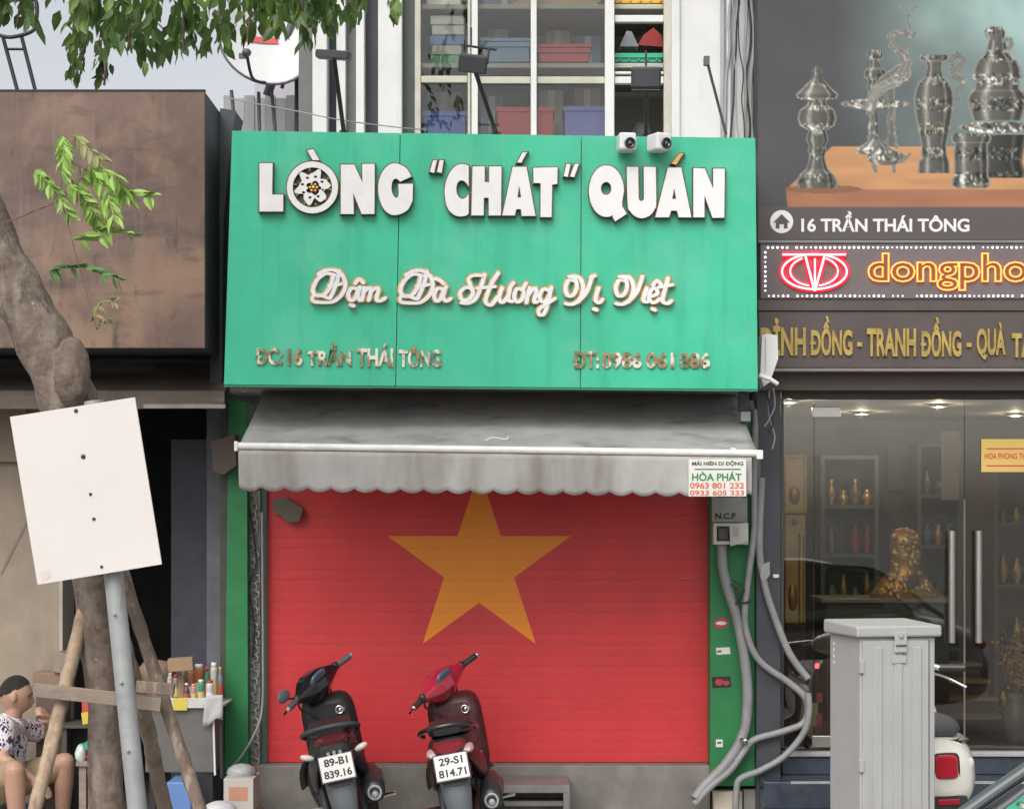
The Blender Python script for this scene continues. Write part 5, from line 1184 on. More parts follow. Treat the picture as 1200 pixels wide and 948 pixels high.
lump('plastic_bag', 87, 98, 875, 896, -1.0, .12, M('pale_bag', (.55,.62,.58), .5), 'pale plastic bag at the left of the wooden stool', 'bag')
t = thing('snack_box', 'red and yellow snack box hanging behind the crossed planks', 'box', tuple(P(105, 848, -.5)))
part('lower_half', MB().pprism([(95, 835), (116, 831), (117, 845), (97, 849)], -.5, .12), M('snack_yellow', (.62,.46,.06), .5), t, bevel=.004)
part('upper_half', MB().pprism([(96, 822), (108, 822), (109, 832), (96, 834.5)], -.5, .12), M('snack_red', (.5,.07,.05), .5), t, bevel=.004)
sh_ = thing('wall_shelf', 'dark shelf board on the doorway wall carrying the snack box', 'shelf', tuple(P(110, 852, -.4)))
part('board', MB().rect(70, 140, 849.5, 853, -.52, .35), M('dark_board', (.08,.07,.06), .7), sh_)
part('upright', MB().rect(72, 78, 853, 1000, -.5, .04).rect(128, 134, 853, 1000, -.5, .04).rect(72, 78, 853, 1000, -.24, .04).rect(128, 134, 853, 1000, -.24, .04), M('dark_board', (.08,.07,.06), .7), sh_)
part('apron', MB().rect(79, 127, 854, 1000, -.2, .02), M('dark_apron', (.05,.055,.06), .7), sh_)
solo('wooden_box', MB().rect(38, 78, 788, 805, -.4, .18), M('brown_box', (.25,.16,.11), .7), 'flat brown wooden box on a stand behind the seated man', 'box', bevel=.004)
solo('tilted_board', MB().obox(P(76, 776, -.35), (px(17, -.35), .15, px(24, -.35)), Euler((0, R(14), 0))), M('grey_box_board', (.24,.2,.17), .7), 'tilted grey-brown block on the flat box behind the left stake', 'block', bevel=.004)
solo('box_stand', MB().rect(42, 76, 805.5, 1000, -.38, .16), M('brown_dark_box', (.13,.10,.085), .8), 'dark brown stand under the flat box behind the seated man', 'stand', bevel=.006)


#@@ STREET TREE
YT = -3.4
tr = thing('street_tree', 'leaning street tree with grey-brown trunk and leaves hanging across the top left', 'tree', tuple(P(133, 0, YT))[:2] + (0,))
tp = [(134, 1111, 30), (128, 1000, 22), (124, 900, 20), (118, 780, 20), (108, 680, 23), (96, 560, 29), (80, 470, 33), (52, 402, 33), (18, 335, 29), (-14, 262, 26), (-42, 170, 24), (-60, 60, 22), (-56, -60, 22), (-60, -180, 18)]
pts = [P(x, y, YT + .0006*(1111-y)*.4) for x, y, r in tp]; rad = [px(r, YT) for x, y, r in tp]
q = cat(pts, 5); rq = [rad[min(i//5, len(rad)-1)]*(1-(i % 5)/5) + rad[min(i//5+1, len(rad)-1)]*((i % 5)/5) for i in range(len(q))]
rr = random.Random(4)
mb = MB(); mb.tube(q, [r*(1+.06*math.sin(i*1.3)+.04*rr.uniform(-1, 1)) for i, r in enumerate(rq)], 18)
mb.v = [v + Vector((rr.uniform(-1,1), rr.uniform(-1,1), rr.uniform(-1,1)))*.006 for v in mb.v]
mb.ell(P(84, 436, YT-.0), (.085, .085, .16), 12)
part('trunk', mb, m_bark, tr)
lmb = MB(); tips = []
top = pts[-1]
for (ex, ey, eY) in ((60, -190, -3.9), (190, -170, -3.5), (320, -160, -3.8), (440, -140, -3.2), (120, -330, -2.6), (300, -380, -3.0), (-120, -350, -3.5), (-250, -200, -3.0), (-100, -260, -4.6), (200, -300, -4.5), (420, -300, -4.0)):
    e = P(ex, ey, eY); b_ = pts[-3].lerp(pts[-1], rr.random()); m_ = b_.lerp(e, .5) + Vector((rr.uniform(-.1,.1), rr.uniform(-.1,.1), .18)); qq_ = cat([b_, m_, e], 6)
    lmb.tube(qq_, [.05*(1-k/len(qq_)*.8) for k in range(len(qq_))], 7); tips.append(qq_)
for ex, ey, sx, sy in ((100, 42, 104, -150), (88, 90, 100, 20), (122, 100, 112, 50), (150, 60, 160, -150), (215, 60, 200, -150), (290, 45, 300, -150), (355, 40, 340, -150), (420, 30, 430, -140), (465, 30, 440, -140), (20, 30, 40, -190), (255, 50, 250, -150)):
    lmb.tube(cat([P(sx, sy, -3.5), P(sx*.5+ex*.5+6, sy*.5+ey*.5, -3.6), P(ex, ey, -3.55)], 6), .006, 5)
part('branches', lmb, m_bark, tr)
def leaf_mat():
    m = bpy.data.materials.new('leaf'); m.use_nodes = True; nt = m.node_tree; b = nt.nodes['Principled BSDF']; L = nt.links.new
    geo = nt.nodes.new('ShaderNodeNewGeometry'); oi = nt.nodes.new('ShaderNodeTexNoise'); oi.inputs['Scale'].default_value = 5.5; oi.inputs['Detail'].default_value = 3
    L(geo.outputs['Position'], oi.inputs['Vector'])
    cr = nt.nodes.new('ShaderNodeValToRGB'); e = cr.color_ramp.elements
    e[0].position = .3; e[0].color = (.06, .115, .04, 1); e[1].position = .72; e[1].color = (.23, .35, .07, 1)
    k = cr.color_ramp.elements.new(.5); k.color = (.12, .21, .06, 1)
    L(oi.outputs['Fac'], cr.inputs[0]); L(cr.outputs[0], b.inputs['Base Color'])
    b.inputs['Roughness'].default_value = .45
    tl = nt.nodes.new('ShaderNodeBsdfTranslucent'); L(cr.outputs[0], tl.inputs[0]); mx = nt.nodes.new('ShaderNodeMixShader'); mx.inputs[0].default_value = .45
    L(b.outputs[0], mx.inputs[1]); L(tl.outputs[0], mx.inputs[2]); L(mx.outputs[0], nt.nodes['Material Output'].inputs[0])
    return m
mleaf = leaf_mat()
mfrond = M('young_leaf', (.26, .42, .085), .5, var=.35, scale=9); mfrond_old = M('old_leaf', (.30, .30, .13), .6, var=.2)
LV = [(0, 0, 0), (-.25, .32, .07), (-.20, .66, .05), (0, 1.05, -.08), (.20, .66, .05), (.25, .32, .07), (0, .35, 0), (0, .7, -.02)]
LF = [(0, 6, 1), (0, 5, 6), (1, 6, 7, 2), (6, 5, 4, 7), (2, 7, 3), (7, 4, 3)]
me = bpy.data.meshes.new('leaf'); me.from_pydata(LV, [], LF); me.materials.append(mleaf)
lim_x = [-400, 0, 38, 46, 58, 76, 82, 100, 106, 112, 126, 132, 140, 168, 200, 215, 226, 240, 275, 300, 322, 345, 362, 372, 395, 425, 440, 456, 474, 486, 520]
lim_y = [70, 42, 46, 28, 4, 4, 100, 62, 25, 98, 96, 48, 62, 82, 66, 76, 60, 66, 58, 44, 44, 32, 56, 40, 36, 28, 12, 30, 30, -20, -80]
leaves = []
rr = random.Random(8)
def leaf_m(p, d, size):
    d = d.normalized(); y = d; x = d.cross(Vector((rr.uniform(-1,1), rr.uniform(-1,1), rr.uniform(-.4,1)))).normalized(); z = x.cross(y)
    return Matrix.Translation(p) @ Matrix((x, y, z)).transposed().to_4x4() @ Matrix.Diagonal((size, size, size, 1))
def spray(tip, base, n, size):
    ax = tip - base
    for k in range(n):
        t = .15 + .85*k/(n-1); p = base + ax*t + Vector((rr.uniform(-.012,.012), rr.uniform(-.012,.012), 0))
        d = ax.normalized()*.9 + Vector((rr.uniform(-1,1), rr.uniform(-1,1), rr.uniform(-1.2,.1)))*.7
        leaves.append((p, leaf_m(p, d, size*rr.uniform(.75, 1.2))))
for i in range(265):                                    # sprays near the lower fringe of the crown
    x = rr.uniform(-60, 484)
    ly = float(np.interp(x, lim_x, lim_y)) - 9; u = rr.random(); y = ly - (u**1.4)*85
    if 46 < x < 78 and rr.random() < .6: continue
    if 428 < x < 484 and rr.random() < .45: continue
    Y = rr.uniform(-4.0, -2.9); tip = P(x, y, Y); base = tip + Vector((rr.uniform(-.08,.08), rr.uniform(-.08,.08), rr.uniform(.12,.26)))
    spray(tip, base, rr.randint(4, 8), rr.uniform(.06, .10))
for sx, y0, y1 in ((84, 40, 92), (96, 28, 70), (90, 60, 98), (120, 72, 98), (116, 60, 90)):
    spray(P(sx, y1-6, -3.5), P(sx+10, y0, -3.5), 9, .05)
for i in range(230):                                    # the crown above the picture
    x = rr.uniform(-420, 520); y = rr.uniform(-520, -80); Y = rr.uniform(-5.0, -2.2)
    tip = P(x, y, Y); spray(tip, tip + Vector((rr.uniform(-.25,.25), rr.uniform(-.25,.25), rr.uniform(.0,.3))), rr.randint(6, 9), rr.uniform(.065, .09))
vis = sorted([l for l in leaves if -5 < l[0].x*F/(D+l[0].y)+600 < 500 and (CH-l[0].z)*F/(D+l[0].y)+HY > -8], key=lambda l: l[0].z)
single = vis[:220]; sid = {id(l) for l in single}
mb = MB()
for l in leaves:
    if id(l) in sid: continue
    mb.add([l[1] @ Vector(v) for v in LV], LF, 0, False)
crown = part('crown', mb, mleaf, tr, kind='stuff')
inv = WM[tr].inverted()
for p, m in single:
    o = link(bpy.data.objects.new('leaf', me)); o.parent = tr; o.matrix_local = inv @ m
# low fronds in front of the brown box
def z5(x, y, Y=-3.75): return P(x/2.789, 140+y/2.789, Y)
fr = [([(205,55),(208,110),(198,175)], 6, .085, -1, 0), ([(115,165),(170,220),(232,312)], 8, .075, 0, 0), ([(245,52),(285,92),(335,130)], 4, .07, 0, 2), ([(232,215),(300,165),(375,185),(408,250)], 10, .085, 0, 0), ([(372,235),(430,240),(492,248)], 7, .085, 1, 0),
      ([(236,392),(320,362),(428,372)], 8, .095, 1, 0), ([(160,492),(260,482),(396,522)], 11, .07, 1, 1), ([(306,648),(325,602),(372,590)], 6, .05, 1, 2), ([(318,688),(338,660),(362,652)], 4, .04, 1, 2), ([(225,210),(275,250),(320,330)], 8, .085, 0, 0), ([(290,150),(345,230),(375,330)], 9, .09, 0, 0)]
stem = MB(); stem.tube(cat([pts[9], z5(40, 330, -3.5), z5(110, 300, -3.65), z5(200, 260), z5(290, 165)], 6), .0028, 5)
lv = bpy.data.meshes.new('leaflet'); lv.from_pydata(LV, [], LF); lv.materials.append(mfrond)
lv2 = bpy.data.meshes.new('leaflet'); lv2.from_pydata(LV, [], LF); lv2.materials.append(mfrond_old)
lv3 = bpy.data.meshes.new('leaflet'); lv3.from_pydata(LV, [], LF); lv3.materials.append(M('dark_green_leaf', (.09,.20,.06), .5, var=.2))  # leaflets of a deeper green
fo = MB()
for path, n, size, side, kind in fr:
    n = int(n*1.5); size *= .80
    q = cat([z5(x, y, -3.75+rr.uniform(-.06,.06)) for x, y in path], 8); fo.tube(q, .002, 5)
    stem.tube(cat([z5(290, 165) if path[0][0] > 240 and path[0][1] < 250 else z5(200, 260), q[0].lerp(z5(200, 260), .35) + Vector((0, 0, -.01)), q[0]], 4), .0016, 5)
    for k in range(n):
        i = int((k+.5)/n*(len(q)-1)); tdir = (q[min(i+1, len(q)-1)]-q[i-1 if i else 0]).normalized()
        for s in (-1, 1):
            if side and s == -1 and rr.random() < .55: continue
            nrm = Vector((-tdir.z, 0, tdir.x))*s
            d = tdir*.45 + nrm*.6 + Vector((.12, rr.uniform(-.4, .2), -.55)); m = leaf_m(q[i], d, size*rr.uniform(.85, 1.15)) @ Matrix.Diagonal((.85, 1.1, 1, 1))
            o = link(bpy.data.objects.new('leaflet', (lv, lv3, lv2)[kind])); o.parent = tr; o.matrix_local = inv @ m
part('frond_stems', stem, m_bark, tr); part('frond_ribs', fo, mfrond, tr)

#@@ TREE STAKES, PLANKS, POLE, WHITE BOARD
def stake(pts_, r, mat, label, Y0=YT):
    mb = MB(); q = cat([P(*p) for p in pts_], 8); rs = random.Random(len(label)); mb.tube(q, [r*(1+.07*rs.uniform(-1,1)) for _ in q], 10)
    mb.v = [v + Vector((rs.uniform(-1,1), rs.uniform(-1,1), 0))*.003 for v in mb.v]
    return solo('tree_stake', mb, mat, label, 'stake', 'wooden stakes propping the tree')
stake([(110, 672, -3.25), (80, 790, -3.45), (62, 865, -3.6), (40, 950, -3.75), (2, 1085, -3.95)], px(8.2, -3.4), m_stake_pale, 'pale peeled stake leaning left in front of the seated man')
stake([(140, 660, -3.3), (168, 748, -3.4), (200, 845, -3.5), (230, 935, -3.6), (285, 1100, -3.75)], px(8.0, -3.4), m_stake, 'dark stake leaning right below the crossed planks')
stake([(128, 690, -3.2), (150, 770, -3.1), (172, 850, -3.0), (192, 940, -2.9), (225, 1060, -2.8)], px(9.0, -3.2), m_stake, 'thick mottled stake right beside the grey pole')
mb = MB(); a_, b_ = P(40, 808, -3.58), P(189, 824, -3.58)
dv = (b_-a_); ang = math.atan2(dv.z, dv.x); mb.obox((a_+b_)/2, (dv.length, .03, px(16, -3.6)), Euler((0, -ang, 0)))
o = solo('cross_plank', mb, m_plank, 'long sawn plank nailed across the stakes and trunk', 'plank', bevel=.003)
e2 = b_ + Vector((.001, 0, 0)); part('sawn_end', MB().obox(b_ + Vector((-.06,-.0165,.003)), (.12, .002, px(15.4, -3.6)), Euler((0, -ang, 0))), m_plank_end, o)
mb = MB(); mb.obox(P(182, 806, -3.7), (px(45, -3.7), .03, px(14, -3.7)), Euler((0, R(5), 0)))
solo('cross_plank', mb, m_stake, 'short grey plank nailed across the dark right stake', 'plank', bevel=.003)
pl_ = thing('sign_pole', 'leaning galvanised pole in front of the tree holding the white board', 'pole', tuple(P(180, 0, -3.72))[:2] + (0,))
q = [P(110, 470, -3.70), P(136, 700, -3.71), P(161, 948, -3.72), P(177, 1118, -3.73)]
part('tube', MB().tube(q, px(11.6, -3.7), 16), m_galv, pl_)
for y, x in ((880, 150), (720, 134), (800, 142)): part('rivet', MB().ell(P(x, y, -3.765), (.008, .008, .008), 8), m_cable_grey, pl_)
bd = thing('white_board', 'blank tilted white board on the leaning grey pole before the tree', 'sign board', tuple(P(100, 675, -3.80)))
part('sheet', MB().pprism([(11.5, 488.5), (158, 465.5), (189.5, 661), (44, 685)], -3.80, .012), m_board, bd, bevel=.002)
for x, y, r in ((89, 481.5, 2.6), (97.5, 535, 3.0), (106, 579, 2.0), (110, 608, 2.2), (119, 664, 2.0)):
    part('bolt', MB().lathe([(.001, 0), (px(r, -3.8), 0), (px(r, -3.8)*.7, .006), (.001, .007)], P(x, y, -3.8), 10, Euler((R(90), 0, 0))), m_dark_side, bd)
part('stain', MB().pprism([(46, 671), (58, 667), (60, 676), (49, 681)], -3.8012, .001), M('stain_pink', (.66,.57,.53), .7), bd)
part('back_rail', MB().pprism([(72, 500), (140, 490), (142, 502), (74, 512)], -3.787, .03).pprism([(84, 640), (160, 628), (162, 640), (86, 652)], -3.787, .03), m_galv, bd)

#@@ STREET CABINET
W_, Dp, Hh = .375, .38, 1.40
k0 = P(1051, 0, -2.9); cbn = thing('street_cabinet', 'pale grey metal street cabinet with sloped lid before the glass doors', 'cabinet', (k0.x - .035, -2.9 + Dp/2, 0), (0, 0, R(12)))
def cpart(nm, mb, mt, par=None, bevel=0): return part(nm, mb, mt, par or cbn, True, bevel)
body = cpart('body', MB().box(-W_/2, W_/2, -Dp/2, Dp/2, .35, Hh-.055), m_cabinet, None, .006)
cpart('base', MB().box(-W_/2-.03, W_/2+.03, -Dp/2-.03, Dp/2+.03, 0, .349), m_cabinet, None, .008)
lid = MB(); lw, ld = W_/2+.025, Dp/2+.025
lid.add([(-lw,-ld,Hh-.053),(lw,-ld,Hh-.053),(lw,ld,Hh-.053),(-lw,ld,Hh-.053),(-lw,-ld,Hh),(lw,-ld,Hh),(lw,ld,Hh+.012),(-lw,ld,Hh+.012)], [(3,2,1,0),(4,5,6,7),(0,1,5,4),(1,2,6,5),(2,3,7,6),(3,0,4,7)])
cpart('lid', lid, m_cabinet, None, .010)
yf = -Dp/2
dr = cpart('door', MB().box(-W_/2+.012, W_/2-.035, yf-.010, yf-.001, .37, Hh-.07), m_cabinet, None, .004)
for x in (-.10, .0, .095): cpart('rib', MB().box(x-.028 if x else -.022, x+.018, yf-.017, yf-.0105, .40, Hh-.10), m_cabinet, dr, .005)
cpart('gap', MB().box(W_/2-.034, W_/2-.030, yf-.004, yf-.0012, .37, Hh-.07), m_dark_side)
lk_ = cpart('lock', MB().box(-.025, .035, yf-.03, yf-.018, Hh-.125, Hh-.028), m_cabinet, None, .004)
cpart('keyhole', MB().lathe([(.001,0),(.012,0),(.010,.004),(.001,.005)], (.006, yf-.031, Hh-.05), 12, Euler((R(90),0,0))), m_cable_grey, lk_)
cpart('hasp', MB().box(-.022, .030, yf-.036, yf-.031, Hh-.094, Hh-.088), m_dark_side, lk_, .001)
cpart('tag', MB().box(-.035, .035, yf-.020, yf-.0175, Hh-.175, Hh-.14), m_cabinet, None, .002)
for z in (Hh-.22, .72, .46): cpart('hinge', MB().box(-W_/2-.006, -W_/2+.016, yf-.016, yf+.01, z, z+.06), m_cabinet, None, .003)
mb = MB()
for k in range(4): mb.box(-W_/2-.001, -W_/2+.001, Dp/2-.06, Dp/2-.045, Hh-.20+.03*k, Hh-.185+.03*k)
cpart('side_mark', mb, m_plate)

#@@ SCOOTERS
def plate_part(t, c, tilt, l1, l2, w=.182, h=.13):
    m3 = Euler((tilt, 0, 0)).to_matrix()
    pl = part('number_plate', MB().obox(c, (w, .006, h), m3), m_plate, t, True, bevel=.004)
    ux = m3 @ Vector((1,0,0)); uz = m3 @ Vector((0,0,1)); n = m3 @ Vector((0,-1,0))
    for s, z0_, hh, ww in ((l1, .011, .041, .72), (l2, -.051, .041, .84)):
        org = Vector(c) + ux*(-w*ww/2) + uz*z0_ + n*.0032
        part('plate_text', text_mb(s, org, ux, uz, w*ww, hh, .001, .03), m_ink, pl, True)
    part('plate_edge', MB().obox(Vector(c) - n*.004, (w+.012, .004, h+.012), m3), m_black_pl, pl, True)
def scooter(label, loc, lean, yaw, steer, bodym, shieldm, coverm, l1, l2, muffler_z, tail):
    t = thing('scooter', label, 'scooter', loc, (0, R(-lean), R(yaw)), 'scooters parked before the red shutter')
    t.scale = (.94, 1, 1)
    A = lambda nm, mb, mt, par=None, bevel=0, sub=0: part(nm, mb, mt, par or t, True, bevel, None, sub)
    def wheel(y, r, par):
        w = A('wheel', MB().torus((0, y, r+.001), r-.04, .017, 'x', 30, 8), m_cable_grey, par)
        A('tyre', MB().torus((0, y, r+.001), r-.042, .042, 'x', 34, 10), m_rubber, w)
        sp = MB()
        for k in range(5):
            a = 2*math.pi*k/5; sp.tube([(0, y, r), (0, y+(r-.05)*math.cos(a), r+(r-.05)*math.sin(a))], .014, 6)
        sp.lathe([(.001,-.05),(.045,-.05),(.05,0),(.045,.05),(.001,.05)], (0,y,r), 14, Euler((0, R(90), 0)))
        A('spokes', sp, m_dark_side, w)
    wheel(0, .285, None)
    # engine, swing arm, muffler
    A('engine', MB().loft([se(-.02, y, z, w, h, 3) for y, z, w, h in ((-.12,.30,.05,.05), (0,.30,.10,.08), (.2,.32,.13,.11), (.42,.33,.12,.10), (.5,.34,.08,.06))]), m_black_pl)
    A('shock', MB().tube([(-.11, -.02, .30), (-.11, .12, .62)], .022, 10).tube([(.11, -.02, .30), (.11, .12, .62)], .022, 10), m_dark_side)
    mf = A('muffler', MB().lathe([(.001,0),(.052,0),(.062,.03),(.064,.25),(.05,.42),(.02,.5),(.001,.5)], (.175, -.22, muffler_z), 18, Euler((R(-82), 0, 0))), m_black_pl)
    A('muffler_tip', MB().torus((.175, -.225, muffler_z), .035, .008, 'y', 18, 6).lathe([(.001,0),(.02,0),(.02,.02),(.001,.02)], (.175,-.235,muffler_z-.01), 12, Euler((R(-90),0,0))), m_galv, mf)
    A('heat_shield', MB().loft([se(.215, y, muffler_z+.03, .03, .035, 3) for y in (-.08, .0, .16, .2)]), m_dark_side, mf)
    # tail body
    rings = ((.62, .56, .09, .13), (.50, .60, .125, .145), (.25, .62, .138, .135), (.0, .655, .138, .11), (-.16, .685, .122, .085), (-.27, .705, .10, .062), (-.335, .72, .072, .040), (-.355, .725, .045, .022))
    A('body', MB().loft([se(0, y, z, w, h, 3.6, 24) for y, z, w, h in rings]), bodym)
    for s_ in (-1, 1): A('seam', MB().tube(cat([(s_*.139,.25,.665), (s_*.139,.0,.69), (s_*.122,-.17,.71), (s_*.098,-.28,.725)], 4), .004, 5), m_dark_back); A('decal', MB().obox((s_*.150,.16,.58), (.006,.22,.018), Euler((R(12),0,0))), m_galv)
    for s in (-1, 1):
        A('side_panel', MB().loft([se(s*x, y, z, w, h, 2.5, 14) for x, y, z, w, h in ((.125,.5,.50,.02,.05), (.14,.3,.50,.03,.09), (.142,.05,.56,.03,.09), (.125,-.15,.62,.02,.05), (.10,-.26,.66,.01,.02))]), shieldm if tail == 'red' else bodym, None, 0, 1)
    A('seat', MB().loft([se(0, y, z, w, h, 4.0, 20) for y, z, w, h in ((.68,.715,.06,.03), (.62,.725,.095,.05), (.45,.735,.118,.05), (.28,.755,.125,.048), (.24,.775,.126,.05), (.0,.79,.122,.042), (-.16,.80,.105,.032), (-.24,.80,.075,.018))]), m_seat)
    A('grab_rail', MB().tube(cat([(-.15,.02,.765), (-.16,-.16,.80), (-.11,-.30,.83), (0,-.335,.84), (.11,-.30,.83), (.16,-.16,.80), (.15,.02,.765)], 5), .013, 8), m_dark_side if tail != 'red' else m_black_gloss)
    # tail lamp and indicators
    if tail == 'red':
        A('tail_lamp', MB().loft([se(0, y, z, w, h, 3, 16) for y, z, w, h in ((-.28,.722,.098,.042), (-.345,.725,.085,.036), (-.366,.727,.06,.026))]), M('dark_red_lens', (.22,.02,.03), .2))
        for s in (-1, 1): A('indicator', MB().loft([se(s*.098, y, .70, w, h, 2.4, 12, .3) for y, w, h in ((-.25,.036,.026), (-.325,.034,.020), (-.345,.018,.010))]), M('pink_lens', (.50,.36,.34), .25))
        A('reflector', MB().obox((0, -.375, .66), (.07, .01, .022)), m_redlens, None, .003)
    else:
        A('tail_lamp', MB().loft([se(0, y, z, w, h, 3, 16) for y, z, w, h in ((-.28,.765,.10,.032), (-.335,.767,.085,.028), (-.35,.77,.05,.018))]), M('smoked_red_lens', (.10,.015,.02), .15))
        for s in (-1, 1):
            A('indicator', MB().ell((s*.150, -.30, .70), (.042, .024, .017), 12, 0, Euler((0, R(-18*s), 0))), m_clear)
            A('indicator_stem', MB().tube([(s*.08, -.28, .68), (s*.13, -.30, .695)], .012, 6), m_black_pl)
        A('tail_badge', MB().obox((-.028,-.372,.685), (.016,.006,.06), Euler((0,R(-14),0))).obox((0,-.374,.685), (.016,.006,.065)).obox((.028,-.372,.685), (.016,.006,.06), Euler((0,R(14),0))), m_galv)
    # fender, plate, flap
    A('fender', MB().loft([se(0, y, z, w, h, 3.2, 14, .25) for y, z, w, h in ((-.14,.60,.105,.05), (-.24,.61,.10,.06), (-.32,.61,.092,.085), (-.352,.60,.08,.07))]), m_black_pl, None, 0, 1)
    mb = MB(); rs = []
    for z, w, y in ((.55,.085,-.352), (.48,.08,-.372), (.40,.068,-.385), (.34,.05,-.385), (.325,.03,-.38)):
        rs.append([Vector((w*cx_, y + .018*(abs(cx_)**2) + dy, z)) for cx_, dy in ((-1,0),(-.5,0),(0,0),(.5,0),(1,0),(1,.012),(0,.012),(-1,.012))])
    mb.loft(rs); A('mud_flap', mb, m_grey_pl)
    plate_part(t, (0, -.392, .632), R(-14), l1, l2)
    # footrests
    for s in (-1, 1):
        A('passenger_peg', MB().tube([(s*.13, .12, .36), (s*.30, .08, .37)], .013, 8), m_chrome if s > 0 or tail == 'red' else m_galv)
    A('side_stand', MB().tube([(-.11, .35, .22), (-.22, .30, .012)], .012, 8), m_black_pl)
    A('floor_board', MB().loft([se(0, y, z, w, h, 3.5, 16) for y, z, w, h in ((.42,.34,.12,.05), (.6,.31,.155,.04), (.85,.31,.165,.04), (.97,.36,.15,.06))]), m_black_pl)
    # leg shield, front
    A('leg_shield', MB().loft([se(0, y, z, w, h, 4.5, 24) for y, z, w, h in ((.90,.62,.125,.215), (.93,.635,.165,.25), (.99,.64,.172,.255), (1.06,.62,.11,.18))]), shieldm)
    A('glove_box', MB().loft([se(0, y, .60, w, h, 5, 20) for y, w, h in ((.93,.10,.10), (.893,.10,.10), (.886,.09,.09))]), m_black_pl, None, 0)
    A('key_slot', MB().lathe([(.001,0),(.016,0),(.014,.006),(.001,.007)], (.075, .895, .79), 14, Euler((R(90),0,0))), m_chrome)
    A('shield_badge', MB().torus((.07, .882, .79), .022, .006, 'y', 16, 6).obox((.10, .882, .79), (.01, .006, .03)), m_chrome)
    A('front_body', MB().loft([se(0, y, z, w, h, 2.4, 16) for y, z, w, h in ((1.03,.70,.15,.18), (1.12,.70,.12,.16), (1.19,.68,.06,.09))]), bodym, None, 0, 1)
    # steering assembly
    piv = Vector((0, .97, .70)); ax = Vector((0, -math.sin(R(26)), math.cos(R(26)))); Q = Matrix.Translation(piv) @ Matrix.Rotation(R(steer), 4, ax) @ Matrix.Translation(-piv)
    def S(nm, mb, mt, par=None, bevel=0, sub=0): mb.xf(Q); return A(nm, mb, mt, par, bevel, sub)
    fw = MB().torus((0, 1.20, .275), .232, .040, 'x', 32, 10); w_ = S('wheel', MB().torus((0, 1.20, .275), .20, .017, 'x', 28, 8), m_cable_grey); S('tyre', fw, m_rubber, w_)
    S('fork', MB().tube([(-.075, 1.20, .275), (-.075, 1.06, .56)], .018, 8).tube([(.075, 1.20, .275), (.075, 1.06, .56)], .018, 8), m_dark_side)
    S('front_fender', MB().loft([[Vector((x, 1.20+.30*math.cos(R(a)), .275+.30*math.sin(R(a)))) for x in (-.06,-.03,.03,.06)] + [Vector((x, 1.20+.285*math.cos(R(a)), .275+.285*math.sin(R(a)))) for x in (.06,-.06)] for a in range(20, 161, 14)]), bodym)
    prf = ((1,-.15),(.75,.55),(.25,1),(-.45,.95),(-1,.35),(-.95,-.35),(-.3,-1),(.6,-.75))
    cov = S('handlebar_cover', MB().loft([[Vector((x, .90 + y0_ + dy*a_, .955 + zz_ + dz*b_)) for a_, b_ in prf] for x, y0_, zz_, dy, dz in ((-.205,-.01,.02,.022,.020), (-.15,.005,.014,.048,.042), (-.085,.03,.008,.085,.075), (-.04,.04,.004,.105,.088), (.04,.04,.004,.105,.088), (.085,.03,.008,.085,.075), (.15,.005,.014,.048,.042), (.205,-.01,.02,.022,.020))], 0, False), coverm, None, .008)
    for s_ in (-1, 1):
        S('control_cable', MB().tube(cat([(s_*.18,.90,.96), (s_*.15,.96,.90), (s_*.08,.95,.80), (s_*.05,.97,.74)], 5), .006, 6), m_cable)
        S('front_indicator', MB().ell((s_*.12, .975, .94), (.035, .025, .02), 10), m_clear, cov)
    S('speedometer', MB().loft([se(0, y, z, w, h, 3, 14, -.5) for y, z, w, h in ((.86,.99,.075,.045), (.845,1.0,.072,.042), (.838,1.0,.05,.025))]), M('gauge_glass', (.10,.12,.17), .12), cov)
    S('headlight', MB().ell((0, .995, .95), (.08, .03, .05), 12), m_clear, cov)
    for s in (-1, 1):
        S('grip', MB().tube([(s*.205, .885, .975), (s*.305, .855, .975)], .018, 10), m_black_pl if tail == 'red' else m_grey_pl)
        S('bar_end', MB().ell((s*.312, .852, .975), (.014, .016, .016), 8), m_chrome if tail == 'red' else m_galv)
        S('brake_lever', MB().tube(cat([(s*.17, .91, .965), (s*.23, .93, .965), (s*.32, .905, .955)], 4), .007, 6), m_chrome if tail == 'red' and s < 0 else m_black_pl)
        S('switch_box', MB().ell((s*.19, .888, .978), (.03, .028, .028), 8), m_black_pl)
    if tail != 'red':
        S('mirror', MB().ell((-.29, .86, 1.05), (.055, .012, .035), 12), m_grey_pl); S('mirror_stem', MB().tube([(-.18, .89, .98), (-.28, .87, 1.03)], .006, 6), m_black_pl)
    return t
scooter('black scooter leaning before the shutter, left of the red-handled one', (-.815, -1.60, 0), 11.5, 6.0, 46, m_black_pl, M('black_shield', (.022, .018, .020), .45), m_black_gloss, '89-B1', '839.16', .44, 'black')
scooter('red scooter leaning before the shutter below the yellow star', (-.195, -1.60, 0), 10.5, 0.0, 48, m_black_pl, m_maroon, m_red_paint, '29-S1', '814.71', .40, 'red')

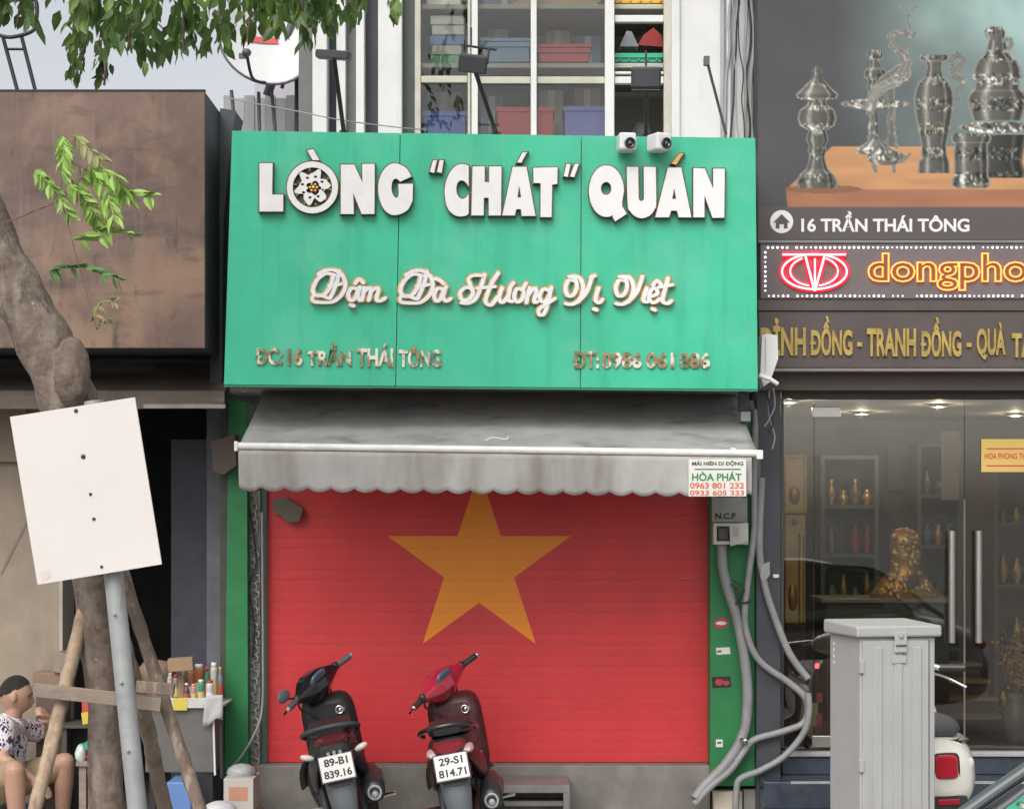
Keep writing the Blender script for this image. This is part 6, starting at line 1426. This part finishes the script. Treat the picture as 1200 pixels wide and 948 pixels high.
# ivory scooter half hidden by the cabinet
vs_ = thing('scooter', 'ivory scooter with square red tail lamp half hidden by the grey cabinet', 'scooter', (2.185, -2.05, 0), (0, R(-3), R(-2)))
vs_.scale = (1.05, 1, 1.07)
A = lambda nm, mb, mt, par=None, bevel=0, sub=0: part(nm, mb, mt, par or vs_, True, bevel, None, sub)
A('body', MB().loft([se(0, y, z, w, h, 2.5, 20) for y, z, w, h in ((.60,.46,.10,.16), (.45,.50,.15,.20), (.2,.55,.185,.21), (-.02,.575,.185,.205), (-.2,.59,.172,.185), (-.32,.59,.145,.155), (-.38,.585,.105,.115), (-.39,.58,.05,.06))]), m_ivory, None, 0, 1)
A('seat', MB().loft([se(0, y, z, w, h, 3, 16) for y, z, w, h in ((.62,.76,.09,.03), (.5,.77,.13,.04), (.2,.785,.145,.042), (-.08,.785,.135,.036), (-.22,.78,.10,.025), (-.26,.775,.07,.012))]), M('dark_grey_seat', (.05,.052,.06), .5), None, 0, 1)
A('seat_trim', MB().loft([se(0, y, .735, w, .012, 3, 16) for y, w in ((-.285,.10), (-.22,.145), (.1,.155), (.3,.15))]), m_chrome)
A('tail_lamp', MB().loft([se(0, y, .635, w, h, 5, 20) for y, w, h in ((-.35,.056,.058), (-.395,.054,.056), (-.405,.045,.046))]), m_redlens)
A('tail_lamp_frame', MB().loft([se(0, y, .635, w, h, 5, 20) for y, w, h in ((-.34,.066,.068), (-.388,.063,.065))]), m_chrome)
for s in (-1, 1): A('indicator', MB().ell((s*.118, -.325, .635), (.022, .02, .032), 12, 0, Euler((0, R(20*s), 0))), m_clear)
A('fender', MB().loft([se(0, y, z, w, h, 4, 14) for y, z, w, h in ((-.2,.44,.11,.06), (-.36,.45,.10,.06), (-.39,.45,.09,.05))]), m_black_pl)
A('reflector', MB().obox((0, -.395, .475), (.10, .01, .025)), m_redlens, None, .003)
plate_part(vs_, (.01, -.41, .375), R(-10), '30-E1', '628.40')
w_ = A('wheel', MB().torus((0, 0, .235), .18, .02, 'x', 28, 8), m_cable_grey); A('tyre', MB().torus((0, 0, .235), .185, .05, 'x', 30, 10), m_rubber, w_)
w_ = A('wheel', MB().torus((0, 1.15, .235), .18, .02, 'x', 28, 8), m_cable_grey); A('tyre', MB().torus((0, 1.15, .235), .185, .05, 'x', 30, 10), m_rubber, w_)
A('floor_board', MB().loft([se(0, y, .29, w, .04, 4, 14) for y, w in ((.5,.14), (.7,.17), (.9,.17))]), m_ivory)
A('leg_shield', MB().loft([se(0, y, z, w, h, 2.6, 18) for y, z, w, h in ((.88,.58,.17,.28), (.92,.6,.215,.32), (.97,.6,.21,.32), (1.02,.6,.12,.22))]), m_ivory, None, 0, 1)
A('front_fender', MB().ell((0, 1.15, .34), (.10, .25, .19), 16), m_ivory)
A('handlebar', MB().tube(cat([(-.33,.80,.99), (-.15,.85,1.0), (0,.88,1.0), (.15,.85,1.0), (.20,.83,.99)], 5), .016, 8), m_chrome)
A('handlebar_cover', MB().ell((0, .89, .99), (.16, .08, .07), 16), m_ivory)
for s in (-1, 1): A('grip', MB().tube([(s*.20, .835, .99), (s*.33, .80, .985)], .019, 8), m_black_pl)
A('brake_lever', MB().tube(cat([(.17, .88, .96), (.25, .90, .93), (.34, .86, .88)], 4), .008, 6), m_chrome)


#@@ CAR
cr_ = thing('car', 'grey car in the road at the bottom right corner, only its windscreen post showing', 'car', (2.3, -7.17, -.15))
Yc, hwc = -7.17, .84; zg = -.15
mcar = M('grey_car_paint', (.13, .14, .145), .25, metal=.5, coat=.6, var=.04)
def ring(X, zt_, zb2, hw, n=20):
    out = []
    for k in range(n):
        a = 2*math.pi*k/n; c_, s_ = math.cos(a), math.sin(a)
        out.append(Vector((X, Yc + hw*math.copysign(abs(c_)**.45, c_), (zt_+zb2)/2 + (zt_-zb2)/2*math.copysign(abs(s_)**.6, s_))))
    return out
A = lambda nm, mb, mt, par=None, bevel=0, sub=0: part(nm, mb, mt, par or cr_, False, bevel, None, sub)
A('body', MB().loft([ring(*a_) for a_ in ((.12,.45,.15,.62), (.18,.60,.08,.74), (.35,.70,.06,.80), (.8,.80,.05,.83), (1.15,.88,.05,.84), (1.6,.92,.05,.84), (2.6,.93,.05,.84), (3.6,.94,.05,.84), (4.1,.92,.08,.81), (4.4,.80,.12,.76), (4.5,.6,.2,.66))]), mcar)
bl = [(1.10, .90), (1.80, 1.455)]; top_ = [(1.80, 1.455), (2.3, 1.49), (3.0, 1.47), (3.5, 1.38)]; rear = [(3.5, 1.38), (4.05, .95)]
hb, ht = .78, .60
def gl_(x0, z0_, h0, x1, z1_, h1): return MB().add([(x0, Yc-h0, z0_), (x0, Yc+h0, z0_), (x1, Yc+h1, z1_), (x1, Yc-h1, z1_)], [(0, 1, 2, 3)])
A('windscreen', gl_(1.11, .90, hb-.05, 1.79, 1.44, ht-.04), m_carglass); A('rear_window', gl_(3.53, 1.36, ht-.05, 4.03, .95, hb-.06), m_carglass)
rs = []
for X, z in top_: rs.append([Vector((X, Yc + ht*f_*1.02, z + .0 - .05*abs(f_)**3)) for f_ in (-1,-.6,-.2,.2,.6,1)] + [Vector((X, Yc + ht*f_*.98, z - .03 - .05*abs(f_)**3)) for f_ in (1,0,-1)])
A('roof', MB().loft(rs), mcar)
for s in (-1, 1):
    A('windscreen_post', MB().tube(cat([(1.08, Yc+s*hb, .90), (1.45, Yc+s*(hb+ht)/2*1.01, 1.19), (1.80, Yc+s*ht*1.02, 1.43), (2.3, Yc+s*ht*1.03, 1.455), (3.0, Yc+s*ht*1.03, 1.44), (3.5, Yc+s*ht*1.02, 1.35), (4.07, Yc+s*hb, .93)], 6), .022, 8), mcar)
    A('door_post', MB().tube([(2.45, Yc+s*hb, .90), (2.55, Yc+s*ht*1.02, 1.45)], .03, 6), m_black_pl)
    A('side_window', MB().add([(1.25, Yc+s*(hb-.02), .92), (2.43, Yc+s*(hb-.02), .92), (2.52, Yc+s*(ht), 1.43), (1.85, Yc+s*(ht), 1.42)], [(0,1,2,3)]), m_carglass)
    A('side_window', MB().add([(2.5, Yc+s*(hb-.02), .92), (3.8, Yc+s*(hb-.02), .94), (3.45, Yc+s*(ht), 1.35), (2.58, Yc+s*(ht), 1.43)], [(0,1,2,3)]), m_carglass)
    for X in (.85, 3.6):
        w_ = A('wheel', MB().lathe([(.001,-.02),(.19,-.02),(.20,.0),(.19,.03),(.001,.04)], (X, Yc+s*.80, zg+.31), 18, Euler((R(-90*s), 0, 0))), m_steel)
        A('tyre', MB().torus((X, Yc+s*.76, zg+.31), .235, .075, 'y', 26, 10, 0, 1.2), m_rubber, w_)
    A('headlight', MB().ell((.22, Yc+s*.62, .55), (.08, .14, .06), 12), m_clear); A('tail_light', MB().ell((4.42, Yc+s*.62, .68), (.06, .14, .07), 12), m_redlens)
    A('door_mirror', MB().ell((1.38, Yc+s*.93, .97), (.06, .10, .07), 10), mcar)
A('dashboard', MB().box(1.15, 1.6, Yc-.7, Yc+.7, .80, .90), m_black_pl, None, .03)
for y in (-.38, .38): A('seat', MB().obox((2.3, Yc+y, 1.0), (.18, .48, .6), Euler((0, R(12), 0))), m_seat, None, .06)

#@@ PERSON
class SK:                                              # joints and radii; the surface is grown over tapered capsules and fused
    def __init__(s): s.v = []; s.e = []; s.r = []
    def add(s, p, r, par=None):
        s.v.append(Vector(p)); s.r.append(r)
        if par is not None: s.e.append((par, len(s.v)-1))
        return len(s.v)-1
    def chain(s, par, *pr):
        for p, r in pr: par = s.add(p, r, par)
        return par
    def mesh(s):
        mb = MB()
        for p, r in zip(s.v, s.r): mb.ell(p, (r, r, r), 14)
        for a, b in s.e:
            n = 4; q = [s.v[a].lerp(s.v[b], k/n) for k in range(n+1)]; mb.tube(q, [s.r[a]+(s.r[b]-s.r[a])*k/n for k in range(n+1)], 14)
        return mb
def fuse(o, size, it=3):
    rm = o.modifiers.new('r', 'REMESH'); rm.mode = 'VOXEL'; rm.voxel_size = size; rm.use_smooth_shade = True
    sm_ = o.modifiers.new('s', 'SMOOTH'); sm_.iterations = it; sm_.factor = .5
pel, mid, che = P(0, 920, -.62), P(3, 890, -.62), P(8, 862, -.63)
nk0, nk1, nk2 = P(13, 845, -.64), P(16, 837, -.645), P(19, 822, -.65)
shR, elR, wrR = P(4, 853, -.80), P(3, 889, -.93), P(35, 911, -.99)
shL, elL, wrL = P(17, 853, -.46), P(60, 860, -.38), P(58, 846, -.57)
hpR, knR, anR = P(-2, 921, -.74), P(17, 903, -1.12), P(21, 988, -1.08)
hpL, knL, anL = P(6, 921, -.50), P(76, 893, -.56), P(73, 972, -.5)
sk = SK(); i0 = sk.add(pel, .125); i1 = sk.chain(i0, (mid, .115), (che, .12)); n_ = sk.chain(i1, (nk0, .062), (nk1, .05), (nk2, .05))
def hand(sk, par, wr, d, n, side):
    d = d.normalized(); n = n.normalized(); w = d.cross(n)
    pm = sk.chain(par, (wr + d*.045, .026))
    for k, (off, L) in enumerate(((-.028, .062), (-.010, .072), (.010, .068), (.028, .055))):
        b_ = wr + d*.085 + w*off; sk.chain(pm, (b_, .0105), (b_ + d*L*.45 + n*.012, .0095), (b_ + d*L*.75 + n*.035, .0085))
    b_ = wr + d*.035 + w*(-.035*side); sk.chain(pm, (b_, .011), (b_ + d*.03 + n*.02 - w*.012*side, .010), (b_ + d*.055 + n*.035, .009))
for sh, el, wr, hd, nn, sd in ((shR, elR, wrR, (P(52, 922, -1.0)-wrR), Vector((0, .3, -1)), 1), (shL, elL, wrL, (P(47, 829, -.66)-wrL), Vector((-.6, .3, -.5)), -1)):
    k = sk.chain(i1, (sh, .055), (sh.lerp(el, .5), .047), (el, .038), (el.lerp(wr, .4), .038), (wr, .026)); hand(sk, k, wr, hd, nn, sd)
for hp, kn, an, fd in ((hpR, knR, anR, Vector((.35, -1, 0))), (hpL, knL, anL, Vector((1, -.3, 0)))):
    fd = fd.normalized(); k = sk.chain(i0, (hp, .09), (hp.lerp(kn, .5), .078), (kn, .058), (kn.lerp(an, .3), .056), (an + Vector((0,0,.03)), .036))
    k = sk.chain(k, (Vector((an.x, an.y, .035)) - fd*.02, .038)); sk.chain(k, (Vector((an.x, an.y, .032)) + fd*.10, .034), (Vector((an.x, an.y, .025)) + fd*.17, .026))
body = sk.mesh()
HC = P(18.5, 814.5, -.65); hyaw = R(-78); HR = Matrix.Rotation(R(10), 3, 'Y') @ Matrix.Rotation(hyaw, 3, 'Z')       # local -y... forward = +y
def head_pt(th, ph):
    s, c = math.sin(th), math.cos(th); x = s*math.cos(ph); y = s*math.sin(ph); z = -c
    px_, py_, pz_ = .076*x, .094*y, .112*z
    if z < 0:
        px_ *= 1 + .30*z; py_ *= 1 + (.05 if y > 0 else .28)*z
        if y > 0: py_ += .020*(-z)*max(0, y)*(1 if z > -.8 else .7)
    f = max(0, y)
    g = lambda zc, zw, xc, xw: math.exp(-((pz_-zc)/zw)**2 - ((px_-xc)/xw)**2)*f
    py_ += .019*g(-.024, .016, 0, .014) + .009*g(-.004, .022, 0, .010) + .006*g(.026, .012, 0, .05) - .010*g(.010, .012, .03, .016) - .010*g(.010, .012, -.03, .016) + .009*g(-.058, .012, 0, .022) - .004*g(-.048, .005, 0, .02) + .008*g(-.092, .016, 0, .025)
    return Vector((px_, py_, pz_))
nT, nP = 44, 48
hv = [head_pt(max(.03, min(math.pi-.03, math.pi*i/nT)), 2*math.pi*k/nP) for i in range(nT+1) for k in range(nP)]
hf = [(i*nP+k, i*nP+(k+1) % nP, (i+1)*nP+(k+1) % nP, (i+1)*nP+k) for i in range(nT) for k in range(nP)] + [tuple(range(nP))[::-1], tuple(range(nT*nP, nT*nP+nP))]
head_local = hv
body.add([HC + HR @ v for v in hv], hf, 0, True)
for s in (-1, 1): body.ell(HC + HR @ Vector((s*.078, -.008, -.005)), (.012, .020, .033), 12, 0, HR)
per = thing('person', 'man in patterned shirt and khaki shorts on a low stool, hand near his mouth', 'person', (pel.x, pel.y, 0))
o = part('body', body, m_skin, per); fuse(o, .005, 2)
hmb = MB(); off = 1.035; ids = {}
def hairy(v): return v.z > .034 - .75*max(0, -v.y) + .75*max(0, v.y - .012)
keep = [f for f in hf if all(hairy(hv[i]) for i in f)]
used = sorted({i for f in keep for i in f}); ids = {u: i for i, u in enumerate(used)}
hmb.add([HC + HR @ (hv[u]*off + Vector((0, -.002, .003))) for u in used], [tuple(ids[i] for i in f) for f in keep], 0, True)
o = part('hair', hmb, m_hair, per); s2 = o.modifiers.new('t', 'SOLIDIFY'); s2.thickness = .008; s2.offset = -1
for s in (-1, 1):
    part('eye', MB().ell(HC + HR @ Vector((s*.030, .079, .010)), (.011, .008, .006), 10, 0, HR), m_ink, per)
    part('eyebrow', MB().obox(HC + HR @ Vector((s*.031, .089, .028)), (.034, .006, .006), HR), m_hair, per)
part('mouth', MB().obox(HC + HR @ Vector((0, .100, -.050)), (.036, .008, .006), HR), M('lip', (.28,.11,.09), .5), per)
# shirt
ks = SK(); j0 = ks.add(P(0, 908, -.62), .138); j1 = ks.chain(j0, (mid, .130), (P(6, 868, -.63), .132), (P(11, 852, -.635), .095), (P(13, 847, -.64), .066))
jc = 2
for sh, el in ((shR, elR), (shL, elL)): ks.chain(jc, (sh, .074), (sh.lerp(el, .38), .066), (sh.lerp(el, .62), .064))
sm = ks.mesh()
def shirt_mat():
    m = bpy.data.materials.new('patterned_shirt'); m.use_nodes = True; nt = m.node_tree; b = nt.nodes['Principled BSDF']; L = nt.links.new; b.inputs['Roughness'].default_value = .85
    geo = nt.nodes.new('ShaderNodeNewGeometry'); mp = nt.nodes.new('ShaderNodeMapping'); mp.inputs['Scale'].default_value = (38, 38, 22); mp.inputs['Rotation'].default_value = (0, .6, 0); L(geo.outputs['Position'], mp.inputs['Vector'])
    n1 = nt.nodes.new('ShaderNodeTexNoise'); n1.inputs['Scale'].default_value = 1; n1.inputs['Detail'].default_value = 2; n1.inputs['Distortion'].default_value = 1.2; L(mp.outputs[0], n1.inputs['Vector'])
    cr = nt.nodes.new('ShaderNodeValToRGB'); cr.color_ramp.interpolation = 'CONSTANT'; e = cr.color_ramp.elements
    e[0].position = 0; e[0].color = (.03, .03, .07, 1); e[1].position = .44; e[1].color = (.62, .58, .60, 1)
    for pos, col in ((.42, (.25, .12, .17, 1)), (.62, (.45, .30, .33, 1)), (.65, (.05, .05, .10, 1))): k = e.new(pos); k.color = col
    L(n1.outputs['Fac'], cr.inputs[0]); L(cr.outputs[0], b.inputs['Base Color'])
    return m
fuse(part('shirt', sm, shirt_mat(), per), .010, 4)
part('collar', MB().torus((0,0,0), .066, .014, 'z', 20, 8).xf(Matrix.Translation(P(13.5, 845, -.64)) @ Matrix.Rotation(R(22), 4, 'Y')), MATS.get('x') or shirt_mat(), per)
kp = SK(); j0 = kp.add(pel, .142)
for hp, kn in ((hpR, knR), (hpL, knL)): kp.chain(j0, (hp, .108), (hp.lerp(kn, .45), .095), (hp.lerp(kn, .78), .086))
fuse(part('shorts', kp.mesh(), m_khaki, per), .012, 5)
for an, fd in ((anR, Vector((.35, -1, 0))), (anL, Vector((1, -.3, 0)))):
    fd.normalize(); a2 = math.atan2(fd.y, fd.x); part('sandal', MB().obox(Vector((an.x, an.y, .008)) + fd*.07, (.27, .095, .014), Euler((0, 0, a2))), m_black_pl, per, bevel=.005)
sl_ = thing('plastic_stool', 'low blue plastic stool under the seated man', 'stool', (pel.x, pel.y, 0))
zs = pel.z - .125
part('seat', MB().box(pel.x-.15, pel.x+.15, pel.y-.15, pel.y+.15, zs-.03, zs), mviol, sl_, bevel=.012)
for sx in (-1, 1):
    for sy in (-1, 1): part('leg', MB().tube([(pel.x+sx*.12, pel.y+sy*.12, zs-.03), (pel.x+sx*.15, pel.y+sy*.15, 0)], .02, 8), mviol, sl_)
